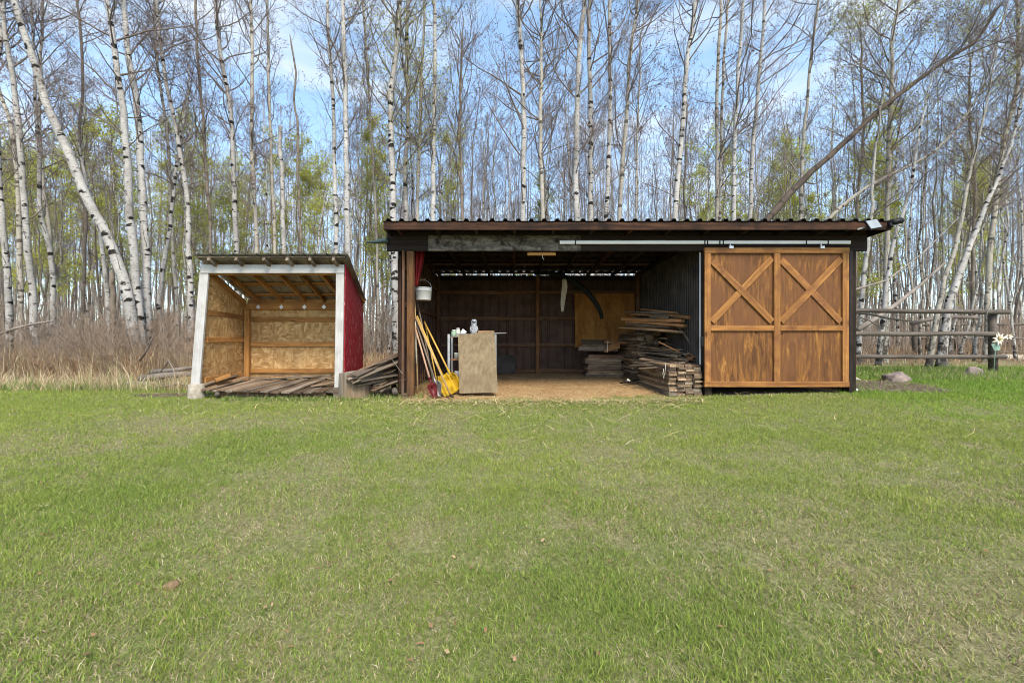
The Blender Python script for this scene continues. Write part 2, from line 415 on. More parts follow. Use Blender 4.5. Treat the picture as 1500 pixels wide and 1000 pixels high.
# ------------------------------------------------------------------ ground sheet
def build_ground():
    xs = np.concatenate([[-500,-250,-120,-70,-45,-32,-26,-22], np.arange(-19,19.01,.11), [22,26,32,45,70,120,250,500]])
    ys = np.concatenate([[-200,-80,-30,-12,-6,-3,-1], np.arange(0,15.01,.11), np.arange(15.5,30,.7), [34,40,50,65,90,140,250,450,800]])
    XX, YY = np.meshgrid(xs, ys); ZZ = ground_z(XX, YY)
    V = np.stack([XX,YY,ZZ], -1).reshape(-1,3)
    ny, nx = XX.shape; I = np.arange(nx*ny).reshape(ny,nx)
    F = np.stack([I[:-1,:-1],I[:-1,1:],I[1:,1:],I[1:,:-1]], -1).reshape(-1,4)
    me = np_mesh('ground', V, F, smooth=True)
    st, so, fo = zones(XX, YY)
    a = me.color_attributes.new('zone', 'FLOAT_COLOR', 'POINT')
    c = np.stack([st,so,fo,np.ones_like(st)], -1).reshape(-1,4).astype(np.float32)
    a.data.foreach_set('color', c.ravel())
    m, nt, b = newmat('ground'); g = G(nt)
    v = g.coord((1,1,1), False)
    z = g.n('ShaderNodeAttribute', attribute_name='zone'); sp = g.n('ShaderNodeSeparateColor'); g.l(z.outputs['Color'], sp.inputs[0])
    n1 = g.noise(v, 2.0, 6, .65); n2 = g.noise(v, 38, 5, .7); n3 = g.noise(v, 140, 3, .7)
    lawn = g.mix(g.ramp(n1, [(.38,(0,0,0)),(.66,(1,1,1))]), g.ramp(n2, [(.3,(.08,.095,.03)),(.55,(.16,.18,.065)),(.75,(.30,.27,.14))]),
                 g.ramp(n2, [(.3,(.11,.095,.05)),(.55,(.23,.20,.11)),(.72,(.38,.32,.20))]))
    straw = g.mix(g.ramp(n1, [(.4,(0,0,0)),(.62,(1,1,1))]), g.ramp(n3, [(.3,(.20,.115,.055)),(.6,(.42,.27,.13))]), g.ramp(n3, [(.3,(.28,.17,.08)),(.6,(.52,.36,.18))]))
    soil = g.mix(g.ramp(n1, [(.4,(0,0,0)),(.65,(1,1,1))]), g.ramp(n2, [(.3,(.045,.032,.025)),(.7,(.14,.105,.085))]), g.ramp(n3, [(.3,(.09,.065,.05)),(.7,(.22,.165,.12))]))
    forest = g.ramp(n2, [(.3,(.06,.042,.028)),(.55,(.15,.11,.075)),(.75,(.27,.21,.14))])
    col = g.mix(sp.outputs[2], lawn, forest); col = g.mix(sp.outputs[1], col, soil); col = g.mix(sp.outputs[0], col, straw)
    g.l(col, b.inputs['Base Color']); b.inputs['Roughness'].default_value = .95
    g.bump(n2, b, .3, .02)
    o = link('ground', me, m); o['kind'] = 'structure'
build_ground()

def blades(name, x, y, h, w, tilt, col, mat, curl=.5, kind='stuff', zoff=-.005, az=None):
    """each blade: bent strip of a quad and a tip triangle"""
    n = len(x); z = ground_z(x, y)+zoff
    az = RNG.uniform(0, 2*math.pi, n) if az is None else az
    fac = RNG.uniform(0, 2*math.pi, n)
    dx, dy = np.cos(az), np.sin(az); sx, sy = np.cos(fac), np.sin(fac)
    lean = np.tan(np.clip(tilt, 0, 1.35))
    hm = h*.55/np.sqrt(1+(lean*.6)**2); ht = h/np.sqrt(1+lean**2)
    o1 = hm*lean*.6; o2 = ht*lean*(1+curl*.2)
    V = np.empty((n,5,3), np.float32)
    V[:,0] = np.stack([x-sx*w/2, y-sy*w/2, z], -1); V[:,1] = np.stack([x+sx*w/2, y+sy*w/2, z], -1)
    V[:,2] = np.stack([x+dx*o1+sx*w*.42, y+dy*o1+sy*w*.42, z+hm], -1); V[:,3] = np.stack([x+dx*o1-sx*w*.42, y+dy*o1-sy*w*.42, z+hm], -1)
    V[:,4] = np.stack([x+dx*o2, y+dy*o2, z+ht], -1)
    b = np.arange(n)[:,None]*5
    F4 = b+np.array([0,1,2,3]); F3 = b+np.array([3,2,4])
    me = np_mesh(name, V.reshape(-1,3), F4, F3)
    set_tint(me, np.repeat(col, 5, axis=0))
    o = link(name, me, mat); o['kind'] = kind
    return o
def pal(n, cols, probs, jit=.18):
    k = RNG.choice(len(cols), n, p=probs); c = np.array(cols)[k]
    return c*RNG.uniform(1-jit, 1+jit, (n,1))*RNG.uniform(.94,1.06,(n,3))
def lawn():
    xs=[]; ys=[]
    for (y0,y1,d) in ((1.15,2.2,21000),(2.2,3.4,14000),(3.4,5.0,8000),(5.0,7.0,4200),(7.0,9.2,3200),(9.2,11.6,2200)):
        hw = y1*1.24+.3; n = int(d*(y1-y0)*2*hw)
        xs.append(RNG.uniform(-hw,hw,n)); ys.append(RNG.uniform(y0,y1,n))
    x = np.concatenate(xs); y = np.concatenate(ys)
    st, so, fo = zones(x, y)
    keep = RNG.uniform(0,1,len(x)) > np.clip(st*1.0+so*.93+fo*1.0, 0, 1)
    keep &= ~((x > -1.95) & (x < 5.75) & (y > 7.5))
    # thin, worn places
    thin = fbm(x*1.1+9, y*1.1, 41, 4); fine = fbm(x*7, y*7, 51, 2)
    dens = np.clip(.66+(thin-.46)*1.5+(fine-.5)*1.5, .22, 1)
    dens = np.where(y > 6.2, np.maximum(dens, .75), dens)
    keep &= RNG.uniform(0,1,len(x)) < dens
    x = x[keep]; y = y[keep]; thin = thin[keep]; fine = fine[keep]; n = len(x)
    green = pal(n, [(.245,.300,.068),(.305,.350,.095),(.18,.24,.055),(.38,.385,.125)], [.36,.32,.17,.15])
    dry = pal(n, [(.50,.42,.25),(.36,.285,.16),(.60,.53,.36)], [.45,.35,.2])
    pd = np.clip(.15+(.50-thin)*.75+np.clip((4.2-y)*.05,-.06,.12), .05, .5)
    lush = (x > 5.4) & (y > 5.5)
    pd = np.where(lush, .05, pd)
    isdry = RNG.uniform(0,1,n) < pd
    patch = (fbm(x*.5+3, y*.5, 61, 3)-.5)
    green *= np.array([1.01,1.07,.84]); green *= (1+patch[:,None]*np.array([.55,.35,.35]))
    green = np.where(lush[:,None], green*np.array([.88,1.03,.78]), green)
    col = np.where(isdry[:,None], dry, green)
    h = RNG.uniform(.017,.040,n)*(.7+.7*fine)*(1+.12*np.clip(y-3,0,6)*.4)
    h *= np.where(RNG.uniform(0,1,n) < .05, 1.6, 1)
    h = np.where(lush & (y > 6.6), h*1.5, h)
    tilt = np.where(isdry, RNG.uniform(.7,1.35,n), RNG.uniform(.15,1.1,n))
    w = RNG.uniform(.0024,.0042,n)*(1+.20*np.clip(y-2,0,9))
    blades('lawn_grass', x, y, h, w, tilt, col, M['blade'])
    # low thatch between the blades
    xs=[]; ys=[]
    for (y0,y1,d) in ((1.15,2.2,22000),(2.2,3.4,15000),(3.4,5.2,7000),(5.2,7.1,3500)):
        hw = y1*1.24+.3; n = int(d*(y1-y0)*2*hw); xs.append(RNG.uniform(-hw,hw,n)); ys.append(RNG.uniform(y0,y1,n))
    x = np.concatenate(xs); y = np.concatenate(ys); st, so, fo = zones(x, y); k = RNG.uniform(0,1,len(x)) > st+so+fo; x = x[k]; y = y[k]; n = len(x)
    th = fbm(x*1.1+9, y*1.1, 41, 4)[:,None]; ch = RNG.uniform(0,1,(n,1))+(th-.5)*1.6
    col = np.where(ch > .42, pal(n, [(.20,.255,.06),(.27,.31,.085),(.14,.19,.045)], [.4,.3,.3]), pal(n, [(.42,.36,.20),(.29,.23,.13),(.50,.44,.28),(.17,.12,.075)], [.35,.3,.2,.15]))
    blades('lawn_thatch', x, y, RNG.uniform(.010,.030,n), RNG.uniform(.0022,.0040,n)*(1+.18*np.clip(y-2,0,9)), RNG.uniform(.6,1.35,n), col, M['blade'])
    # longer grass along edges and under the fence
    n = 15000
    x = np.concatenate([RNG.uniform(5.9,14,9000), RNG.uniform(-11.5,-2,6500), RNG.uniform(-2.7,-1.5,600), RNG.uniform(-4.8,-2.6,1400), RNG.uniform(5.6,5.9,120)])
    y = np.concatenate([RNG.uniform(8.7,11,9000), RNG.uniform(8.0,9.0,6500), RNG.uniform(7.1,7.6,600), RNG.uniform(7.0,7.2,1400), RNG.uniform(7.1,8,120)])
    st, so, fo = zones(x, y); c = fbm(x*2.2, y*2.2, 71)
    k = (RNG.uniform(0,1,len(x)) > so) & (c > .38); x = x[k]; y = y[k]; c = c[k]; n = len(x)
    col = pal(n, [(.16,.24,.055),(.23,.30,.085),(.42,.36,.2)], [.45,.35,.20])
    blades('tall_green_grass', x, y, RNG.uniform(.08,.22,n)*(.4+c)*np.where((x<-1.4)&(x>-5)&(y<7.7),.5,1), RNG.uniform(.006,.012,n), RNG.uniform(.1,.8,n), col, M['blade'])
lawn()
def flat_bits(name, x, y, L, w, col, mat, lift=.012, zr=None):
    n = len(x); a = RNG.uniform(0, math.pi, n); z = ground_z(x, y)+lift+RNG.uniform(0,.012,n)
    ux, uy = np.cos(a)*L/2, np.sin(a)*L/2; vx, vy = -np.sin(a)*w/2, np.cos(a)*w/2; dz = RNG.uniform(-.15,.15,n)*L
    V = np.empty((n,6,3), np.float32); bend = RNG.uniform(-.12,.12,n)*L
    for k, (s, t) in enumerate(((-1,-1),(0,-1),(1,-1),(1,1),(0,1),(-1,1))):
        bx = bend*(-np.sin(a))*(s == 0); by = bend*np.cos(a)*(s == 0)
        V[:,k] = np.stack([x+ux*s+vx*t+bx, y+uy*s+vy*t+by, z+dz*s+.004*(s == 0)], -1)
    b = np.arange(n)[:,None]*6
    F = np.concatenate([b+np.array([0,1,4,5]), b+np.array([1,2,3,4])])
    me = np_mesh(name, V.reshape(-1,3), F); set_tint(me, np.repeat(col, 6, axis=0))
    o = link(name, me, mat); o['kind'] = 'stuff'; return o
def litter():
    n = 9000
    x = RNG.uniform(-1.8,3.3,n); y = RNG.uniform(6.9,11.0,n); st, so, fo = zones(x,y); k = st > RNG.uniform(.15,1,n); x = x[k]; y = y[k]; n = len(x)
    flat_bits('straw_litter', x, y, RNG.uniform(.03,.12,n), RNG.uniform(.004,.011,n), pal(n, [(.58,.42,.22),(.42,.28,.13),(.66,.54,.34),(.22,.13,.07)],[.4,.3,.2,.1]), M['drystem'])
    n = 520
    y = 7.2-np.abs(RNG.normal(0,1.1,n)); x = RNG.normal(-.6,2.6,n)
    k = (y > 3.2); x = x[k]; y = y[k]; n = len(x)
    flat_bits('scattered_straw', x, y, RNG.uniform(.06,.26,n), RNG.uniform(.004,.009,n), pal(n, [(.62,.52,.28),(.52,.42,.2)],[.6,.4]), M['drystem'], lift=.045)
    n = 260
    y = RNG.uniform(1.3,7,n); x = RNG.uniform(-1,1,n)*y*1.2
    flat_bits('fallen_leaves', x, y, RNG.uniform(.012,.032,n), RNG.uniform(.006,.016,n), pal(n, [(.30,.17,.09),(.22,.11,.07),(.40,.27,.15)],[.5,.3,.2]), M['drystem'], lift=.02)
    n = 2600
    x = RNG.uniform(-13,-4.9,n); y = 8.75+RNG.normal(0,.28,n); k = fbm(x*1.4,y*1.4,99) > .47; x = x[k]; y = y[k]; n = len(x)
    flat_bits('flattened_hay', x, y, RNG.uniform(.10,.45,n), RNG.uniform(.005,.011,n), pal(n, [(.60,.50,.34),(.46,.35,.22),(.34,.23,.15)],[.45,.35,.2]), M['drystem'], lift=.05)
    n = 1500
    y = 7.05-np.abs(RNG.normal(0,.28,n)); x = RNG.uniform(-1.7,3.0,n)
    flat_bits('spilled_straw', x, y, RNG.uniform(.03,.12,n), RNG.uniform(.004,.010,n), pal(n, [(.58,.44,.24),(.46,.32,.16),(.66,.56,.36)],[.4,.35,.25]), M['drystem'], lift=.03)
    # bits of soil and twig in the bare patch and around the sheds
    n = 2600
    x = np.concatenate([RNG.uniform(5.6,8.2,900), RNG.uniform(-7,-1.6,1700)]); y = np.concatenate([RNG.uniform(7.1,8.8,900), RNG.uniform(7.3,9.2,1700)])
    st, so, fo = zones(x,y); k = np.maximum(so,fo) > RNG.uniform(.2,1,n); x = x[k]; y = y[k]; n = len(x)
    flat_bits('twig_litter', x, y, RNG.uniform(.04,.22,n), RNG.uniform(.005,.013,n), pal(n, [(.28,.21,.15),(.16,.11,.08),(.42,.34,.24)],[.4,.35,.25]), M['drystem'], lift=.02)
litter()
def drygrass():
    n = 30000
    x = RNG.uniform(-13,-4.4,n); y = RNG.uniform(8.75,11.5,n)
    c = fbm(x*1.3, y*1.3, 81); k = (c > .40) & ((x < -5.0) | (y > 9.3)) & (y > 8.75+1.1*fbm(x*.8,x*0+3,83)); x=x[k]; y=y[k]; c=c[k]; n=len(x)
    ramp = np.clip((y-8.6)/.7, .25, 1)
    h = RNG.uniform(.22,1.05,n)*(.3+c)*ramp
    blades('dry_grass', x, y, h, RNG.uniform(.006,.012,n), RNG.uniform(.05,1.0,n), pal(n, [(.50,.39,.24),(.38,.255,.155),(.62,.53,.37),(.26,.155,.095)],[.33,.30,.17,.20]), M['drystem'])
    # ragged tufts that stray onto the lawn
    cx = RNG.uniform(-12.5,-5.2,75); cy = 8.15+np.abs(RNG.normal(0,.38,75))
    k = RNG.integers(0,75,5200); x = cx[k]+RNG.normal(0,.16,5200); y = cy[k]+RNG.normal(0,.09,5200); hh = RNG.uniform(.12,.55,75)[k]
    blades('dry_grass', x, y, hh*RNG.uniform(.4,1.1,5200), RNG.uniform(.005,.010,5200), RNG.uniform(.1,1.25,5200), pal(5200, [(.56,.45,.28),(.42,.30,.18),(.64,.55,.38),(.25,.30,.10)],[.4,.25,.2,.15]), M['drystem'])
    n = 16000
    x = np.concatenate([RNG.uniform(-4.6,-1.9,3500), RNG.uniform(5.9,26,9000), RNG.uniform(-16,6,3500)])
    y = np.concatenate([RNG.uniform(9.0,12,3500), RNG.uniform(11.6,19,9000), RNG.uniform(11.8,20,3500)])
    blades('woodland_grass', x, y, RNG.uniform(.15,.7,n)*np.where((x > 5.9) & (y < 16.2), .3, 1), RNG.uniform(.008,.016,n), RNG.uniform(.05,1.0,n), pal(n, [(.44,.32,.19),(.30,.20,.12),(.48,.40,.26),(.36,.18,.09)],[.36,.3,.18,.16]), M['drystem'])
drygrass()
# ------------------------------------------------------------------ trees
def unit(a): return a/(np.linalg.norm(a, axis=-1, keepdims=True)+1e-9)
def grow(rng, p0, d0, L, r0, K, up, jit, tip):
    """vectorised branches: p0,d0 (n,3), L,r0 (n) -> points (n,K,3), radii (n,K)"""
    n = len(p0); PT = np.empty((n,K,3)); PT[:,0] = p0; d = unit(d0)
    for i in range(1,K):
        d = unit(d+np.array([0,0,up])+rng.normal(0,jit,(n,3)))
        PT[:,i] = PT[:,i-1]+d*(L/(K-1))[:,None]
    t = np.linspace(0,1,K)
    R = np.maximum(r0[:,None]*(1-t)[None]**.8, tip)
    return PT, R
def sub_branches(rng, PT, R, k, tmin, tmax, ang, lf, L):
    n, K, _ = PT.shape
    t = rng.uniform(tmin, tmax, (n,k)); f = t*(K-1); i = np.minimum(f.astype(int), K-2); fr = (f-i)[...,None]
    ii = np.arange(n)[:,None]
    p = PT[ii,i]*(1-fr)+PT[ii,i+1]*fr
    d = unit(PT[ii,i+1]-PT[ii,i])
    rv = unit(np.cross(d, rng.normal(0,1,(n,k,3))))
    a = rng.uniform(ang*.7, ang*1.3, (n,k,1))
    dd = d*np.cos(a)+rv*np.sin(a)
    r = (R[ii,i]*(1-fr[...,0])+R[ii,i+1]*fr[...,0])*.6
    l = L[:,None]*rng.uniform(lf*.6, lf*1.3, (n,k))*(1.1-.6*t)
    return p.reshape(-1,3), dd.reshape(-1,3), l.ravel(), r.ravel()
def catmull(pts, n):
    pts = np.array(pts, float)
    P_ = np.vstack([2*pts[0]-pts[1], pts, 2*pts[-1]-pts[-2]])
    seg = np.linalg.norm(np.diff(pts, axis=0), axis=1); cum = np.concatenate([[0],np.cumsum(seg)])
    out = []
    for s in np.linspace(0, cum[-1]-1e-6, n):
        i = min(np.searchsorted(cum, s, 'right')-1, len(pts)-2); t = (s-cum[i])/seg[i]
        a,b,c,d = P_[i],P_[i+1],P_[i+2],P_[i+3]
        out.append(.5*((2*b)+(c-a)*t+(2*a-5*b+4*c-d)*t*t+(3*b-a-3*c+d)*t**3))
    return np.array(out)
def trunk_mesh(pts, rad, sides, rng, flare=True):
    k = len(pts); rad = rad.copy()
    s = np.concatenate([[0],np.cumsum(np.linalg.norm(np.diff(pts,axis=0),axis=1))])
    rad = rad*(1+.5*np.exp(-s/.25)) if flare else rad
    V, F = tubes(pts[None], rad[None], sides)
    V = V.reshape(k,sides,3); c = pts[:,None,:]
    V = c+(V-c)*(1+rng.normal(0,.035,(k,sides,1)))
    a = np.arange(sides)*2*math.pi/sides
    B = np.stack([np.cos(a)[None]*rad[:,None], np.sin(a)[None]*rad[:,None], np.broadcast_to(s[:,None],(k,sides))], -1)
    return V.reshape(-1,3), F, B.reshape(-1,3)
def bark_attr(me, B):
    at = me.attributes.new('bark', 'FLOAT_VECTOR', 'POINT'); at.data.foreach_set('vector', B.astype(np.float32).ravel())
def quads_at(rng, p, size):
    n = len(p); u = unit(rng.normal(0,1,(n,3))); v = unit(np.cross(u, rng.normal(0,1,(n,3))))
    s = (size*rng.uniform(.6,1.3,n))[:,None]/2
    V = np.stack([p-u*s*1.2, p-v*s*.8, p+u*s*1.2, p+v*s*.8], 1)
    F = np.arange(n*4).reshape(n,4)
    return V.reshape(-1,3), F
def make_tree(rng, pts, rad, n1=30, t0=.3, Lmax=2.2, ang=.8, k2=7, k3=5, tip=.0031, up=.07, leaves=0, leaf=.036, lean=(0,0), buds=.5, sides=9, dead=10, profile=1.0):
    """returns dict of (V,F[,B]) for trunk, crown, foliage"""
    k = len(pts)
    out = {'trunk': trunk_mesh(pts, rad, sides, rng)}
    t = np.concatenate([t0+(1-t0)*rng.uniform(0,1,n1)**.85*.985, rng.uniform(.12,max(t0,.2),dead)])
    f = t*(k-1); i = np.minimum(f.astype(int),k-2); fr = (f-i)[:,None]
    p = pts[i]*(1-fr)+pts[i+1]*fr; ax = unit(pts[i+1]-pts[i]); r = rad[i]*(1-fr[:,0])+rad[i+1]*fr[:,0]
    az = np.arange(len(t))*2.4+rng.uniform(-.5,.5,len(t)); h = np.stack([np.cos(az)+lean[0],np.sin(az)+lean[1],0*az],-1)
    h = unit(h-ax*np.sum(h*ax,-1,keepdims=True))
    a = rng.uniform(ang*.75,ang*1.25,len(t))[:,None]
    d = ax*np.cos(a)+h*np.sin(a)
    tt = np.clip((t-t0)/(1-t0),0,1)
    L = Lmax*(.35+.65*np.sin(math.pi*np.clip(.15+tt*.8,0,1))**profile)*rng.uniform(.55,1.2,len(t))
    isd = np.arange(len(t)) >= n1
    L = np.where(isd, L*.45, L); a = a
    r0 = np.minimum(r*.45, .0045+L*.0075)
    b1, R1 = grow(rng, p, d, L, r0, 8, up*1.35, .15, tip)
    V1, F1 = tubes(b1, R1, 4)
    live = ~isd
    q, dq, lq, rq = sub_branches(rng, b1[live], R1[live], k2, .2, .95, .75, .45, L[live])
    b2, R2 = grow(rng, q, dq, lq, np.maximum(rq,tip), 5, up*.9, .13, tip*.9)
    V2, F2 = tubes(b2, R2, 3)
    Vs=[V1,V2]; Fs=[F1,F2+len(V1)]; o = len(V1)+len(V2)
    q, dq, lq, rq = sub_branches(rng, b2, R2, k3, .15, 1.0, .7, .5, lq)
    b3, R3 = grow(rng, q, dq, np.maximum(lq,.12), np.full(len(q),tip*.85), 4, up*.8, .16, tip*.7)
    V3, F3 = tubes(b3, R3, 3); Vs.append(V3); Fs.append(F3+o)
    q, dq, lq, rq = sub_branches(rng, b1[isd], R1[isd], 2, .3, .9, .8, .5, L[isd]) if isd.any() else (None,)*4
    o += len(V3)
    if q is not None:
        b4, R4 = grow(rng, q, dq, lq, np.maximum(rq*.7,tip), 4, .0, .15, tip*.8); V4, F4 = tubes(b4, R4, 3); Vs.append(V4); Fs.append(F4+o)
    out['crown'] = (np.concatenate(Vs), np.concatenate(Fs))
    ends = np.concatenate([b3[:,-1], b3[:,2], b2[:,-1]])
    if buds > 0:
        pb = np.repeat(ends[rng.uniform(0,1,len(ends)) < buds], 2, axis=0); pb = pb+rng.normal(0,.03,pb.shape)
        out['buds'] = quads_at(rng, pb, .03)
    if leaves:
        pl = np.concatenate([ends, b3[:,1], b2[:,3]]); pl = np.repeat(pl, leaves, axis=0); pl = pl+rng.normal(0,.10,pl.shape)
        out['foliage'] = quads_at(rng, pl, leaf)
    return out
def tree_objects(kind, parts, base, label, bmat, cmat, group=None, fmat=None):
    rt = root(kind, label, 'tree', base, group)
    V, F, B = parts['trunk']; b = np.array(base)
    me = np_mesh('trunk', V-b, F, smooth=True); bark_attr(me, B); o = bpy.data.objects.new('trunk', me); me.materials.append(bmat); C.objects.link(o); o.parent = rt
    for nm, mt in (('crown', cmat), ('buds', M['bud']), ('foliage', fmat or M['leaf'])):
        if nm in parts:
            V, F = parts[nm]; me = np_mesh(nm, V-b, F); me.materials.append(mt); o = bpy.data.objects.new(nm, me); C.objects.link(o); o.parent = rt
    return rt
def traced(kind, label, Y, pix, w0, w1, top=4.0, bmat='birch', cmat='branch', ybase=None, group=None, seed=None, snag=False, **kw):
    """pix: centre line of the trunk from top to foot as seen in the photo; widths w0 (foot), w1 (top) in photo pixels"""
    rng = np.random.default_rng(seed if seed is not None else abs(hash((round(pix[0][0]),round(pix[-1][0]),len(pix))))%99999)
    Yv = Y+np.cumsum(rng.normal(0,.12,len(pix)))*.4
    pts = [np.array(P(px,py,yy)) for (px,py),yy in zip(pix,Yv)][::-1]
    zb = gz(pts[0][0], pts[0][1])-.15
    d = pts[1]-pts[0]
    if pts[0][2] > zb+.1:
        s = (pts[0][2]-zb)/max(d[2],.3); s = min(s, 30); q = pts[0]-d*s; q[0] = pts[0][0]-np.clip(d[0]*s,-.6,.6); q[2] = zb; pts = [q]+pts
    else: pts[0][2] = zb
    if not snag and top > 0:
        d = unit(pts[-1]-pts[-2]); e = unit(d*.7+np.array([0,0,.4]))
        pts = pts+[pts[-1]+e*top*.5+rng.normal(0,.08,3), pts[-1]+e*top+rng.normal(0,.15,3)]
    nseg = 30
    c = catmull(pts, nseg); c[1:-1,:2] += rng.normal(0,.010,(nseg-2,2))
    r0 = .84*w0*Y/S/2; r1 = .80*w1*Y/S/2
    s = np.concatenate([[0],np.cumsum(np.linalg.norm(np.diff(c,axis=0),axis=1))]); Lf = s[-1]-(0 if snag else top)
    r = r0+(r1-r0)*np.clip(s/Lf,0,1)
    if not snag: r = np.where(s > Lf, r1*(1-np.clip((s-Lf)/max(top,.1),0,1)*.88), r)
    parts = make_tree(rng, c, r, **kw)
    parts['trunk'] = trunk_mesh(c, r, 10, rng)
    return tree_objects(kind, parts, (c[0][0],c[0][1],c[0][2]+.15), label, M[bmat], M[cmat], group)
B_='birch_tree'; A_='aspen_tree'
